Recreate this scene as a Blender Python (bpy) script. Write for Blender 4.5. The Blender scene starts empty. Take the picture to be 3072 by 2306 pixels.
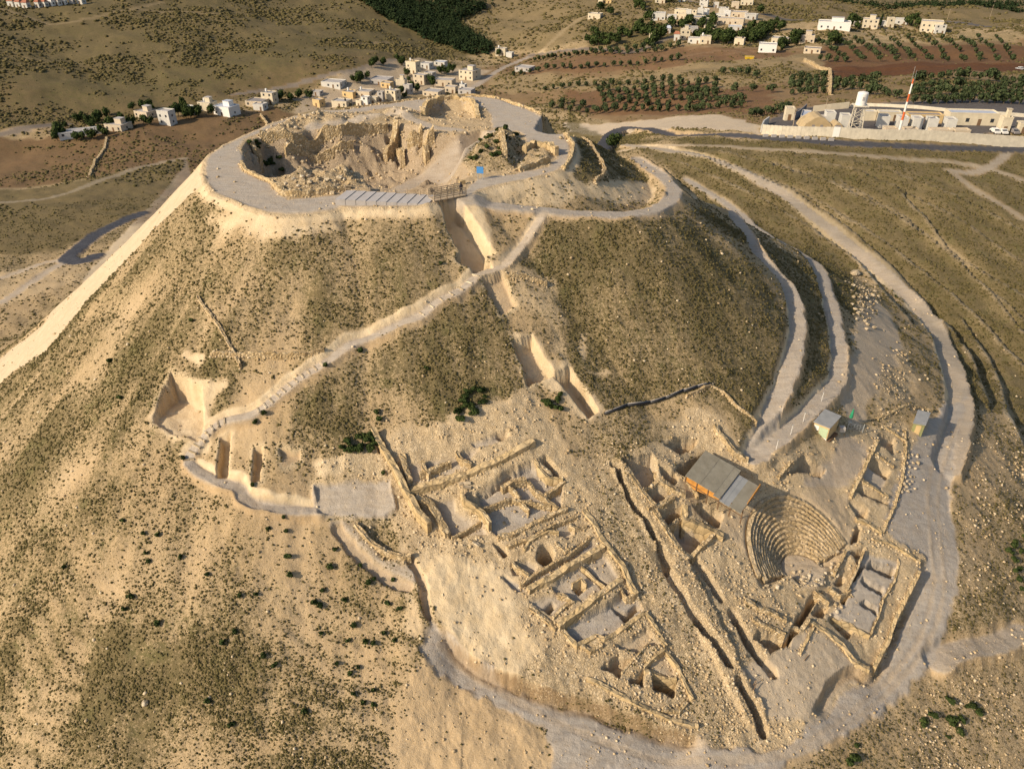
import bpy, math, random
import numpy as np
rnd = random.Random(7); rng = np.random.default_rng(7)
C = bpy.context.scene.collection
R = math.radians

# ------------------------------------------------------------------ camera
PITCH, ZC, FOC, CXP, CYP = R(33.5), 36.0, 2277.0, 1536.0, 1153.0
cam = bpy.data.cameras.new('camera'); co = bpy.data.objects.new('camera', cam); C.objects.link(co)
cam.sensor_fit = 'HORIZONTAL'; cam.angle = 2*math.atan(1536.0/FOC)
cam.clip_start = 0.5; cam.clip_end = 9000
co.location = (0, 0, ZC); co.rotation_euler = (R(90)-PITCH, 0, 0)
sc = bpy.context.scene; sc.camera = co
# ------------------------------------------------------------------ light
SUN_EL, SUN_AZ = R(31), (-0.87, -0.49)          # low evening sun from behind the left shoulder
w = bpy.data.worlds.new('World'); sc.world = w; w.use_nodes = True
nt = w.node_tree; bg = nt.nodes['Background']
sky = nt.nodes.new('ShaderNodeTexSky'); sky.sky_type = 'NISHITA'; sky.sun_disc = False
sky.sun_elevation = SUN_EL; sky.sun_rotation = math.atan2(SUN_AZ[0], SUN_AZ[1]); sky.dust_density = 2.0
nt.links.new(sky.outputs[0], bg.inputs[0]); bg.inputs[1].default_value = 0.125
sl = bpy.data.lights.new('sun', 'SUN'); so = bpy.data.objects.new('sun', sl); C.objects.link(so)
sl.energy = 5.0; sl.angle = R(0.8); sl.color = (1.0, 0.84, 0.64)
_a = math.hypot(*SUN_AZ)
sd = (SUN_AZ[0]/_a*math.cos(SUN_EL), SUN_AZ[1]/_a*math.cos(SUN_EL), math.sin(SUN_EL))
from mathutils import Vector, Matrix
so.rotation_euler = Vector(sd).to_track_quat('Z', 'Y').to_euler()
sc.view_settings.view_transform = 'Standard'; sc.view_settings.look = 'None'
sc.view_settings.exposure = 0.0; sc.view_settings.gamma = 1.0

# ------------------------------------------------------------------ tracing helpers (photo pixel -> ray -> ground)
def Q(ox, oy, s, *p): return [(ox+x/s, oy+y/s) for x, y in p]
def V(*p): return [(x*1.38939, y*1.38939) for x, y in p]
def QA(*p): return Q(0, 0, 2.16, *p)
def QB(*p): return Q(1024, 0, 2.16, *p)
def QC(*p): return Q(2048, 0, 2.16, *p)
def QD(*p): return Q(0, 768, 2.16, *p)
def QE(*p): return Q(1024, 768, 2.16, *p)
def QF(*p): return Q(2048, 768, 2.16, *p)
def QG(*p): return Q(0, 1536, 2.156, *p)
def QH(*p): return Q(1024, 1536, 2.156, *p)
def QI(*p): return Q(2048, 1536, 2.156, *p)
def Z1(*p): return Q(1100, 1230, 3.687, *p)
def Z2(*p): return Q(1500, 1500, 3.687, *p)
def Z3(*p): return Q(1700, 1300, 3.687, *p)
def Z4(*p): return Q(2200, 1200, 3.687, *p)
def Z5(*p): return Q(2200, 1600, 3.687, *p)
def Z6(*p): return Q(1700, 1850, 3.687, *p)
cp, sp_ = math.cos(PITCH), math.sin(PITCH)
def rays(P):
    P = np.asarray(P, float).reshape(-1, 2)
    a = (P[:, 0]-CXP)/FOC; b = (CYP-P[:, 1])/FOC
    return np.stack([a, cp+b*sp_, -sp_+b*cp], 1)
def onplane(P, z):
    d = rays(P); t = (np.asarray(z, float)-ZC)/d[:, 2]
    return np.stack([d[:, 0]*t, d[:, 1]*t], 1)
def mpp(x, y, z): return (y*cp+(ZC-z)*sp_)/FOC      # metres per photo pixel there

# ------------------------------------------------------------------ noise
def _h(ix, iy, seed):
    n = (ix.astype(np.int64)*374761393+iy.astype(np.int64)*668265263+seed*2147483647) & 0xffffffff
    n = ((n ^ (n >> 13))*1274126177) & 0xffffffff
    return ((n ^ (n >> 16)) & 0xffff)/65535.0
def noise(x, y, s, seed=1):
    x = x/s; y = y/s; ix = np.floor(x); iy = np.floor(y); fx = x-ix; fy = y-iy
    fx = fx*fx*(3-2*fx); fy = fy*fy*(3-2*fy)
    a = _h(ix, iy, seed); b = _h(ix+1, iy, seed); c = _h(ix, iy+1, seed); d = _h(ix+1, iy+1, seed)
    return (a+(b-a)*fx)*(1-fy)+(c+(d-c)*fx)*fy-0.5
def fbm(x, y, s, o=4, seed=1):
    r = 0; k = 1.0
    for i in range(o):
        r = r+noise(x+17.3*i, y-9.1*i, s, seed+i)*k; s *= .5; k *= .5
    return r
def sstep(a, b, x):
    t = np.clip((x-a)/(b-a), 0, 1); return t*t*(3-2*t)
def segdist(px, py, ax, ay, bx, by):
    dx, dy = bx-ax, by-ay; L = dx*dx+dy*dy+1e-9
    t = np.clip(((px-ax)*dx+(py-ay)*dy)/L, 0, 1)
    return np.hypot(px-ax-t*dx, py-ay-t*dy), t
def pline(px, py, pts, zs=None):
    best = np.full(px.shape, 1e9); zz = np.zeros(px.shape); side = np.zeros(px.shape)
    for i in range(len(pts)-1):
        (ax, ay), (bx, by) = pts[i], pts[i+1]
        d, t = segdist(px, py, ax, ay, bx, by); m = d < best
        best = np.where(m, d, best)
        if zs is not None: zz = np.where(m, zs[i]+(zs[i+1]-zs[i])*t, zz)
        side = np.where(m, (bx-ax)*(py-ay)-(by-ay)*(px-ax), side)
    return best, zz, side
def psdf(px, py, pts):      # >0 outside
    best = np.full(px.shape, 1e9); ins = np.zeros(px.shape, bool); n = len(pts)
    for i in range(n):
        (ax, ay), (bx, by) = pts[i], pts[(i+1) % n]
        d, _ = segdist(px, py, ax, ay, bx, by); best = np.minimum(best, d)
        c = ((ay > py) != (by > py)); ins ^= c & (px < (bx-ax)*(py-ay)/((by-ay) if by != ay else 1e-9)+ax)
    return np.where(ins, -best, best)

# ------------------------------------------------------------------ the hill: analytic height
RIM = np.concatenate([
    onplane(QA((1320,1030),(1310,1100),(1322,1180),(1370,1250),(1480,1303),(1600,1348),(1720,1378),(1850,1388),(2000,1380),(2130,1365)), 0),
    onplane(QB((0,1345),(200,1345),(400,1345),(560,1335),(640,1300),(760,1290),(850,1280),(900,1232),(1000,1205),(1250,1155),(1400,1112),(1480,1060),(1500,950),(1460,880),(1400,820),(1320,760),(1200,700),(1080,655),(950,625),(800,616),(600,630),(400,655),(200,682),(0,712)), 0),
    onplane(QA((2100,712),(1900,752),(1700,822),(1500,912),(1360,990)), 0)])
SPUR_Z = [-.6,-1.2,-1.8,-2.4,-3.0,-3.6,-4.2,-4.8,-5.6,-6.6,-8.2]
SPUR = onplane(V((1000,428),(1050,440),(1120,447),(1190,455),(1270,461),(1350,462),(1410,452),(1447,432),(1456,410),(1432,382),(1375,345)), SPUR_Z)
CRATER = onplane(QA((1575,950),(1575,1060),(1610,1110),(1690,1160),(1760,1150),(1950,1125))+QB((0,1110),(110,1110),(160,1190),(200,1245),(560,1265),(700,1210),(850,1125),(770,1050),(800,960),(890,905),(960,860),(900,845),(760,870),(600,862),(480,815),(380,790),(200,800),(0,835))+QA((2000,840),(1850,880),(1700,880),(1600,920)), 0)
HC = np.array([-20., 127.8])
BP = np.array([(-250,350,-75),(-30,550,-76),(-160,260,-62),(-110,150,-54),(-125,60,-52),(-80,0,-60),(0,0,-62),(60,15,-62),(115,60,-56),(103,128,-45),(85,185,-37),(110,250,-32),(220,255,-33),(60,235,-33),(165,150,-50),(230,180,-52),(250,350,-40),(100,400,-50),(250,500,-54),(300,740,-60),(0,330,-66),(-620,900,10),(-320,620,-38),(-170,470,-70),(0,950,-20),(-40,640,-74),(220,950,-48),(620,900,-62),(450,480,-46),(-450,420,-48),(-90,560,-66),(120,640,-50),(-900,300,-40),(900,300,-50),(0,-300,-70),(-400,-100,-70),(400,-100,-70),(0,1400,40),(-900,1400,60),(900,1400,0)], float)
def _tps(r2): return .5*r2*np.log(r2+1e-6)
_n = len(BP); _K = _tps(((BP[:, None, :2]-BP[None, :, :2])**2).sum(-1))
_A = np.zeros((_n+3, _n+3)); _A[:_n, :_n] = _K+np.eye(_n)*400; _A[:_n, _n] = 1; _A[:_n, _n+1:] = BP[:, :2]; _A[_n:, :_n] = _A[:_n, _n:].T
_wt = np.linalg.solve(_A, np.concatenate([BP[:, 2], [0, 0, 0]]))
def base(x, y):
    r = _wt[_n]+_wt[_n+1]*x+_wt[_n+2]*y
    for i in range(_n): r = r+_wt[i]*_tps((x-BP[i, 0])**2+(y-BP[i, 1])**2)
    far = sstep(1300, 2200, np.hypot(x, y-200))
    return np.clip(r, -85, 60)*(1-far)-30*far
def H1(x, y):
    x = np.asarray(x, float); y = np.asarray(y, float)
    b = base(x, y)
    d = np.full(x.shape, 300.0); near = np.hypot(x-HC[0], y-HC[1]) < 260
    if near.any(): d[near] = psdf(x[near], y[near], RIM)
    th = np.arctan2(y-HC[1], x-HC[0])
    west = np.exp(-((np.abs(th)-math.pi+.12)/.75)**2)
    east = np.exp(-(th/.75)**2)
    s = .66+.30*west*np.exp(-np.clip(d, 0, None)/60)-.13*east
    cone = -s*np.clip(d, 0, None)-.0*d
    cd, cz, _ = pline(x, y, SPUR, SPUR_Z)
    spur = cz-.72*np.clip(cd-1.3, 0, None)
    top = np.where(d < 0, 0., np.maximum(cone, spur))
    k = 5.0; mx = np.maximum(top, b); h = np.clip(k-np.abs(top-b), 0, None)/k
    z = mx+h*h*k*.25
    z = np.where(d < 0, 0., z)
    m = (d < 0)
    if m.any():
        c = psdf(x[m], y[m], CRATER); dd = np.clip(-c/7.5, 0, 1)
        zz = z[m]; z[m] = zz-6.6*(1-(1-dd)**2.6)
    return z
_T = 28*np.power(1.0034, np.arange(1230))
def hit(P):
    d = rays(P); out = []
    for q in d:
        X = q[0]*_T; Y = q[1]*_T; Zz = ZC+q[2]*_T
        g = Zz-H1(X, Y); i = np.argmax(g < 0)
        if not (g < 0).any(): i = len(_T)-1
        a, b = _T[max(i-1, 0)], _T[i]
        ga, gb = g[max(i-1, 0)], g[i]
        t = a+(b-a)*ga/(ga-gb+1e-9) if i > 0 else a
        out.append((q[0]*t, q[1]*t))
    return np.array(out)
def catmull(P, n=6):
    P = np.asarray(P, float); out = []
    for i in range(len(P)-1):
        p0 = P[max(i-1, 0)]; p1 = P[i]; p2 = P[i+1]; p3 = P[min(i+2, len(P)-1)]
        for k in range(n):
            t = k/n; out.append(.5*((2*p1)+(p2-p0)*t+(2*p0-5*p1+4*p2-p3)*t*t+(3*p1-p0-3*p2+p3)*t**3))
    out.append(P[-1]); return np.array(out)

# ------------------------------------------------------------------ terrain grid (polar, dense where the ground is near)
rr = np.concatenate([[3, 8, 14, 20, 26, 31, 35], 38*np.power(1.0026, np.arange(535))])
r2 = rr[-1]*np.power(1.0055, np.arange(1, 420)); rr = np.concatenate([rr, r2, r2[-1]*np.power(1.12, np.arange(1, 14))])
ta = np.concatenate([np.linspace(-180, -54, 43)[:-1], np.linspace(-54, 54, 880), np.linspace(54, 180, 43)[1:-1]])
NR, NT = len(rr), len(ta)
TR, RA = np.meshgrid(np.radians(ta), rr)
GX = (RA*np.sin(TR)).ravel(); GY = (RA*np.cos(TR)).ravel()
GZ = H1(GX, GY); NV = len(GX)
Z0 = GZ.copy()
M = {k: np.zeros(NV) for k in ('veg', 'bare', 'grey', 'red', 'green', 'rub', 'asph')}
LAB = np.zeros(NV, np.int8)      # 0 ground 1 walkway 2 footpath 3 dirt road 4 gravel road 5 asphalt
def inbox(P, m):
    P = np.asarray(P); a = P.min(0)-m; b = P.max(0)+m
    return np.nonzero((GX > a[0]) & (GX < b[0]) & (GY > a[1]) & (GY < b[1]))[0]
def paint(poly, soft, **kv):      # areas that reach the frame go on beyond it
    poly = [(x-600 if x <= 1 else x+600 if x >= 3060 else x, y-80 if y <= 1 else y+350 if y >= 2295 else y) for x, y in poly]
    P = hit(poly); I = inbox(P, soft*2+1)
    if not len(I): return
    d = psdf(GX[I], GY[I], P)+fbm(GX[I], GY[I], soft*2.2, 3, 5)*soft*1.3
    a = sstep(soft*.5, -soft*.5, d)
    for k, v in kv.items(): M[k][I] = M[k][I]*(1-a)+v*a
    return P
def label(poly, lab, soft=.25):
    P = hit(poly); I = inbox(P, 2); d = psdf(GX[I], GY[I], P)+fbm(GX[I], GY[I], 1.2, 2, 8)*soft*2
    J = I[d < 0]; LAB[J] = lab
def path(pts, wid, lab, kv, bench=True, side=.9, bank=0., smooth=True):
    P = hit(pts); P = catmull(P, 6) if smooth else P
    zs = H1(P[:, 0], P[:, 1]); k = np.ones(5)/5
    if len(zs) > 8: zs = np.convolve(np.pad(zs, 2, mode='edge'), k, 'valid')
    I = inbox(P, wid+side+bank+3); x, y = GX[I], GY[I]
    d, z, s = pline(x, y, P, zs); d = d+fbm(x, y, 1.6, 4, 9)*min(.4, wid*.22)
    if bench:
        a = sstep(wid/2+side, wid/2, d); GZ[I] = GZ[I]*(1-a)+z*a
    a = sstep(wid/2+.25, wid/2-.1, d)
    for kk, v in kv.items(): M[kk][I] = M[kk][I]*(1-a)+v*a
    M['veg'][I] *= 1-sstep(wid/2+1.0, wid/2, d)
    if bank > 0:
        b = sstep(wid/2+bank, wid/2+bank*.6, d)*(1-a)*(Z0[I] > z-.1)
        M['bare'][I] = np.maximum(M['bare'][I], b*.9); M['veg'][I] *= 1-b
    if lab: LAB[I[d < wid/2]] = lab
    return P
PITS = []
def pit(poly, depth, tilt=.5, grey=.55, edge=.12, veg=0., flat=None):
    P = hit(poly); zc = H1(P[:, 0], P[:, 1]); c = P.mean(0); z0 = zc.mean() if flat is None else zc.min()
    I = inbox(P, 1.5); x, y = GX[I], GY[I]
    d = psdf(x, y, P)+fbm(x, y, .8, 3, 21)*.28
    fl = z0+(Z0[I]-z0)*(tilt if flat is not None else .72+.28*tilt)-(depth*.7 if .5 < depth < 1.5 else depth)
    a = sstep(edge, -edge, d)
    GZ[I] = GZ[I]*(1-a)+np.minimum(fl, GZ[I]+.05)*a; grey = min(1, grey*1.25) if grey > .3 else grey
    M['grey'][I] = M['grey'][I]*(1-a)+grey*a; M['veg'][I] = M['veg'][I]*(1-a)+veg*a; M['rub'][I] *= 1-a*.8
    e = sstep(.9, .1, np.abs(d))*(1-a); M['bare'][I] = np.maximum(M['bare'][I], e*.55)
    PITS.append(P); return P
def trench(pts, wid, depth):
    P = catmull(hit(pts), 5); I = inbox(P, wid+2); d, _, _ = pline(GX[I], GY[I], P)
    d = d+fbm(GX[I], GY[I], 1., 3, 4)*.3
    a = sstep(wid/2+.15, wid/2-.15, d); GZ[I] -= depth*a; M['veg'][I] *= 1-a; M['grey'][I] = np.maximum(M['grey'][I]*(1-a), .35*a)
def step(pts, drop, fall, sgn):      # ground on one side of the line lies lower
    P = catmull(hit(pts), 5); I = inbox(P, fall*7); d, _, s = pline(GX[I], GY[I], P)
    s = s*sgn; dd = d+fbm(GX[I], GY[I], 1., 3, 3)*.25
    ends = np.minimum(np.hypot(GX[I]-P[0, 0], GY[I]-P[0, 1]), np.hypot(GX[I]-P[-1, 0], GY[I]-P[-1, 1]))
    inn = sstep(0, 4, ends-d)
    GZ[I] -= np.where(s > 0, inn*drop*np.exp(-d/fall)*sstep(-.1, .35, dd)*sstep(0, 4, ends)*sstep(fall*5, fall*2, d), 0)
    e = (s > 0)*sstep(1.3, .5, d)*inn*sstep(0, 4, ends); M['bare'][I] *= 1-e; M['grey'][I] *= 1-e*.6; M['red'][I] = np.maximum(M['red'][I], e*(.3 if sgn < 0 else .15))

# ---- broad cover of the slopes (order matters: later polygons overwrite)
dist = np.hypot(GX, GY)
M['veg'][:] = .5
hd = np.hypot(GX-HC[0], GY-HC[1])
M['veg'][hd > 130] = .6
far = sstep(150, 230, GY-.2*np.abs(GX))
paint(V((440,420),(950,460),(1010,560),(1020,600),(880,700),(720,770),(600,860),(480,840),(330,760),(250,650)), 4, veg=.66)
paint(V((1020,620),(1080,690),(1130,860),(960,900),(820,870),(780,960),(640,980),(610,870),(740,780),(900,710)), 3, veg=.8)
paint(V((1180,470),(1420,470),(1560,520),(1650,600),(1700,700),(1690,800),(1640,900),(1610,940),(1540,850),(1300,890),(1230,760),(1180,640),(1120,580)), 3, veg=.85)
paint(V((1300,470),(1440,470),(1560,560),(1480,600),(1400,540)), 5, veg=.55)
paint(V((1480,440),(1740,560),(1800,700),(1800,830),(1650,960),(1720,800),(1730,690),(1640,540)), 2, veg=.85)
paint(V((1400,330),(2211,330),(2211,900),(2080,860),(1980,640),(1700,430)), 3, veg=.85, green=.5)
paint(V((1340,320),(1600,372),(1830,525),(1890,640),(1830,690),(1740,560),(1480,395)), 2, veg=.88, green=.45)
paint(V((270,660),(440,800),(330,900),(400,1000),(280,1000),(120,1200),(0,1300),(0,900)), 5, veg=.74)
paint(V((0,1250),(150,1150),(300,1400),(560,1380),(850,1400),(860,1655),(0,1655)), 5, veg=.74)
paint(V((160,1050),(400,1000),(560,1100),(680,1110),(720,1200),(600,1380),(300,1380),(170,1200)), 5, veg=.48)
paint(V((690,1110),(880,1210),(920,1340),(850,1420),(640,1400),(620,1200)), 3, veg=.5)
paint(V((2080,900),(2209,880),(2209,1655),(1900,1655),(2000,1500)), 3, veg=.5, rub=.5)
paint(V((2080,950),(2150,960),(2100,1330),(2065,1200)), 3, veg=.15)
paint(V((970,850),(1040,830),(1060,870),(990,920)), 2, veg=.97)
paint(V((620,950),(830,940),(830,970),(660,1000)), 2, veg=.92)
paint(V((450,470),(640,480),(720,490),(640,510),(470,505)), 2, bare=.75, veg=.15)
paint(V((690,1010),(790,960),(830,940),(960,920),(1140,850),(1190,930),(1240,1000),(1330,990),(1480,885),(1560,920),(1620,1010),(1830,930),(2000,900),(2010,1250),(1960,1450),(1700,1640),(1500,1600),(950,1420),(900,1200),(850,1090)), 1.5, veg=.05, bare=.6, rub=.55)
paint(V((1215,920),(1330,900),(1440,920),(1330,1010),(1270,1010)), 1.5, veg=.6, bare=.1, rub=.4)
paint(V((1260,1000),(1330,1010),(1440,1220),(1480,1340),(1620,1590),(1540,1600),(1350,1360),(1300,1130)), 1.5, veg=.25, rub=.85, bare=.5)
paint(V((1150,1390),(1420,1330),(1540,1560),(1500,1600),(1100,1470)), 1.5, rub=.8)
paint(V((1480,1200),(1600,1250),(1700,1400),(1680,1560),(1600,1460),(1520,1330)), 1.5, rub=.8, veg=.12)
paint(V((850,1400),(950,1400),(1250,1640),(800,1655)), 3, veg=.04, bare=.12)
paint(V((900,1210),(960,1190),(1080,1250),(1150,1380),(1100,1450),(1000,1400),(930,1330)), 2, bare=.85, veg=.02, rub=.06)
paint(V((830,1010),(880,1200),(900,1330),(915,1380),(890,1380),(870,1230)), 1, bare=.45, veg=.1)
paint(V((880,940),(1140,850),(1150,920),(1030,965),(890,1010),(820,1000)), 1, bare=.55, veg=.05)
paint(V((620,930),(820,960),(830,1010),(680,1040),(640,1000)), 1.5, veg=.6)
paint(V((680,1000),(820,975),(830,1010),(690,1030)), .6, bare=.8, veg=0)
paint(V((335,900),(370,800),(430,815),(480,830),(450,880),(440,960),(380,950)), 1, bare=.75, veg=.02)
paint(V((400,770),(440,765),(430,800)), .6, bare=.8, veg=0)
paint(QE((1090,490),(1230,470),(1400,700),(1480,700),(1680,1000),(1600,1060),(1300,820),(1160,600)), 1, bare=.7, veg=.1)
paint(QE((1080,80),(1300,130),(1360,190),(1330,300),(1450,420),(1420,600),(1300,400),(1120,300)), 1.5, bare=.3, veg=.35)
paint(QE((1540,500),(1600,480),(1580,740),(1720,740),(1700,760),(1550,760)), .8, bare=.4, veg=.2)
paint(QB((640,1310),(760,1290),(900,1350),(1000,1640),(900,1659),(780,1600)), 1, bare=.85, veg=0)
paint(V((1000,430),(1050,415),(1200,375),(1240,385),(1300,400),(1400,385),(1425,420),(1390,440),(1200,440)), 1.5, bare=.6, veg=.2)
paint(V((1240,290),(1330,320),(1400,385),(1300,395),(1240,385),(1250,340)), 1, veg=.9, bare=0)
paint(V((440,400),(330,500),(200,640),(100,760),(-20,900),(-20,800),(90,700),(180,600),(300,470),(405,352)), .5, veg=.0, bare=.7, grey=.3)
paint(V((0,620),(130,575),(190,560),(230,540),(170,610),(0,790)), 2, veg=.4, bare=.2)
# far country
paint(V((0,0),(790,0),(1000,120),(870,140),(600,190),(300,260),(0,285)), 10, veg=.75, green=.72, red=.12)
paint(V((0,210),(60,180),(160,210),(420,200),(640,140),(900,120),(870,140),(500,215),(200,270),(0,285)), 8, red=.5, veg=.75, green=.4)
paint(V((0,298),(150,290),(350,262),(600,230),(640,240),(540,290),(440,345),(200,390),(0,430)), 5, red=.72, veg=.35, green=.2)
paint(V((0,435),(200,395),(400,350),(300,470),(130,545),(0,590)), 4, green=.8, veg=.5, red=.05)
paint(V((1000,60),(1090,0),(1500,0),(1400,60),(1270,90),(1180,105),(1030,95)), 8, veg=.5, green=.62, bare=.0)
paint(V((1270,60),(1420,50),(1500,70),(1440,105),(1280,105)), 6, veg=.9, green=.7)
paint(V((60,190),(300,150),(640,90),(860,60),(900,90),(600,150),(420,200),(200,240),(90,250)), 14, veg=.95)
paint(V((1500,0),(2211,0),(2211,60),(1900,50),(1650,30)), 10, veg=.6, green=.6, red=.2)
paint(V((1030,150),(1130,110),(1270,110),(1640,100),(1800,95),(2211,70),(2211,265),(1650,265),(1260,245),(1200,240),(1120,215),(1040,205)), 6, red=.55, veg=.3, green=.2)
paint(V((1060,160),(1300,165),(1700,120),(1800,160),(1500,180),(1200,190),(1050,195)), 5, red=.05, green=.45, veg=.4)
paint(V((1070,150),(1230,125),(1700,105),(1720,120),(1400,150),(1150,165)), 4, red=.75, veg=.2, green=0)
paint(V((1220,195),(1500,180),(1660,170),(1700,250),(1500,240),(1250,240)), 4, red=.8, veg=.1, green=0)
paint(V((1500,165),(1760,110),(1790,145),(1790,160),(1560,185)), 4, red=.1, green=.4, veg=.5)
paint(V((1780,100),(2211,80),(2211,170),(1790,165)), 5, red=.85, veg=.1, green=.05)
paint(V((1800,140),(2211,130),(2211,165),(1800,168)), 3, red=.95, veg=.0, green=.0)
paint(V((1790,170),(2211,170),(2211,240),(1780,225)), 5, red=.45, veg=.4, green=.35)
paint(V((790,0),(1080,0),(1000,50),(1070,105),(1000,118),(880,70)), 5, veg=.9, green=.8)
paint(V((1210,262),(1500,245),(1560,248),(1640,270),(1640,290),(1320,285),(1230,280)), 1.5, bare=.35, grey=.6, red=0, veg=0, green=0)
paint(QC((540,790),(700,690),(1100,680),(2212,740),(2212,900),(1400,870),(540,840)), 2, asph=.9, red=0, grey=.1, veg=0, green=0)
paint(V((640,205),(900,130),(1060,150),(1010,190),(800,215),(640,235)), 4, bare=.25, grey=.4, red=.15, veg=.3, green=.1)
paint(V((1230,245),(1210,285),(1340,315),(1660,310),(2209,330),(2209,400),(1900,345),(1500,320)), 3, veg=.85, green=.7, red=0)

# ---- crater and crown of the hill
I0 = np.nonzero(hd < 46)[0]
dr = psdf(GX[I0], GY[I0], RIM); top = dr < .3
for k in ('veg', 'grey', 'red', 'green'): M[k][I0[top]] = 0
M['bare'][I0[top]] = .25; M['rub'][I0[top]] = .45
WIN = onplane(QA((1540,960),(1580,1010),(1560,1080),(1620,1140),(1750,1190),(1800,1250),(1870,1290),(2212,1262))+QB((200,1268),(600,1278),(780,1240),(900,1150),(1130,1125),(1330,1082),(1395,1030),(1390,990),(1300,950),(1200,925),(1180,870),(1130,850),(1020,850),(980,830),(960,740),(930,700),(860,690),(830,655),(700,650),(560,680),(520,730),(400,690),(300,700),(0,745))+QA((2000,745),(1850,790),(1700,850),(1590,900)), 0)
dw = psdf(GX[I0], GY[I0], WIN)+fbm(GX[I0], GY[I0], 2, 2, 6)*.5
wk = (dr < -.35) & (dw > 0)
M['grey'][I0] = np.maximum(M['grey'][I0], sstep(-.2, -.8, dr)*sstep(-.2, .4, dw)*.95)
M['rub'][I0[wk]] = .02; M['bare'][I0[wk]] = .15; LAB[I0[wk]] = 1
# banked edge of the walkway
e = sstep(1.3, .3, np.abs(dr-.5)); M['bare'][I0] = np.maximum(M['bare'][I0], e*.75); M['veg'][I0] *= 1-e
dc = psdf(GX[I0], GY[I0], CRATER); inr = dc < 0
GZ[I0[inr]] += ((np.round(fbm(GX[I0], GY[I0], 5, 3, 31)*3.2)/3.2*3.0+fbm(GX[I0], GY[I0], 1.4, 3, 33)*.7)*sstep(0, -2, dc))[inr]
M['bare'][I0[inr]] = .1; M['red'][I0[inr]] = .2; M['grey'][I0[inr]] = np.maximum(M['grey'][I0[inr]], .3); M['rub'][I0[inr]] = .55
def dome(P, hgt, rad, kv):
    P = onplane(P, 0); I = inbox(P, rad); d = psdf(GX[I], GY[I], P); a = sstep(.3, -rad, d)
    GZ[I] += (hgt*a+fbm(GX[I], GY[I], 2.2, 3, 12)*1.3*a); b = sstep(.3, -.5, d)
    for k, v in kv.items(): M[k][I] = M[k][I]*(1-b)+v*b
dome(QB((860,1120),(770,1040),(820,950),(900,900),(1000,855),(1120,860),(1190,930),(1180,1000),(1140,1110)), 1.5, 2.5, dict(veg=.55, rub=.6, bare=.15))
dome(QB((1130,1110),(1180,1000),(1300,965),(1390,1000),(1330,1075)), .8, 1.5, dict(veg=.3, rub=.7, bare=.3))
dome(QA((1750,1160),(1950,1125),(2212,1110),(2300,1120),(2340,1200),(2212,1235),(1850,1255)), 1.0, 2.0, dict(rub=.95, veg=.15, bare=.2))
dome(QA((1700,870),(1850,800),(2000,760),(2212,750),(2700,720),(2750,760),(2500,790),(2212,815),(2000,835),(1800,880)), 1.0, 2.5, dict(rub=.9, bare=.45))
P = onplane(QB((530,745),(560,690),(640,658),(800,655),(855,690),(885,765),(700,772)), 0); I = inbox(P, 1)
d = psdf(GX[I], GY[I], P); GZ[I] -= 1.6*sstep(.2, -.3, d); M['rub'][I[d < 0]] = .5; M['bare'][I[d < 0]] = .6
for q, w_, g_ in [(QB((-200,855),(0,835),(200,800),(380,775),(480,800),(600,850),(760,865)), 1.3, .8)]:
    Pq = onplane(q, -.6); Iq = inbox(Pq, 3); dq, _, _ = pline(GX[Iq], GY[Iq], Pq); aq = sstep(w_, w_*.5, dq); M['grey'][Iq] = M['grey'][Iq]*(1-aq)+g_*aq; M['rub'][Iq] *= 1-aq
pit(QB((315,1035),(350,1028),(375,1060),(345,1080)), 2.5, .3, .05); pit(QB((290,900),(380,880),(400,960),(300,980)), 1.5, .4, .1); pit(QB((430,890),(500,850),(540,930),(440,980)), 1.6, .4, .1); pit(QA((1680,1060),(1800,1050),(1850,1100),(1700,1140)), 2.5, .3, .1)
RAMP = QB((940,850),(1040,840),(880,935),(770,1060),(570,1170),(400,1250),(290,1245),(430,1170),(560,1090),(690,940),(760,890))
P = hit(RAMP); I = inbox(P, 2); d = psdf(GX[I], GY[I], P); a = sstep(.5, -.5, d); a2 = sstep(2.6, -.3, d)
GZ[I] = GZ[I]*(1-a2)+H1(GX[I], GY[I])*a2; M['grey'][I] = M['grey'][I]*(1-a)+.75*a; M['rub'][I] *= 1-a; LAB[I[d < -.1]] = 1

# ---- roads and paths
PATHS = {}
PATHS['spur'] = path(V((1000,428),(1050,440),(1120,447),(1190,455),(1270,461),(1350,462),(1410,452),(1447,432),(1456,410),(1432,382),(1375,345)), 2.3, 1, dict(grey=.95, bare=0, rub=0), bench=False)
MAINP = V((1035,588),(1000,620),(940,655),(900,685),(830,715),(760,742),(700,785),(640,820),(580,870),(540,893),(490,905),(455,925),(430,955),(408,990),(422,1012),(470,1040),(515,1055),(530,1080),(560,1093),(620,1102),(690,1100))
PATHS['main'] = path(MAINP, 1.25, 2, dict(grey=.9, bare=0, rub=0), bank=.95, side=.5)
PATHS['upper'] = path(V((1176,458),(1140,510),(1100,560),(1085,576),(1035,590)), 1.15, 2, dict(grey=.75, bare=.2, rub=0), bank=.5, side=.5)
path(V((1482,412),(1574,468),(1640,545),(1700,620),(1722,700),(1708,790),(1672,880),(1645,945),(1625,990)), 2.3, 3, dict(grey=.9, bare=0, rub=0), bank=.6)
path(V((1482,388),(1600,468),(1740,555),(1790,640),(1808,720),(1812,790),(1800,835),(1740,895),(1690,940),(1640,985)), 2.2, 3, dict(grey=.9, bare=0, rub=0), bank=.6)
path(V((1350,318),(1470,328),(1600,370),(1720,440),(1830,525),(1940,620),(2010,700),(2055,790),(2076,880),(2066,940),(2045,1010)), 3.6, 3, dict(grey=.65, bare=.2, rub=0), bank=1.5)
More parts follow.
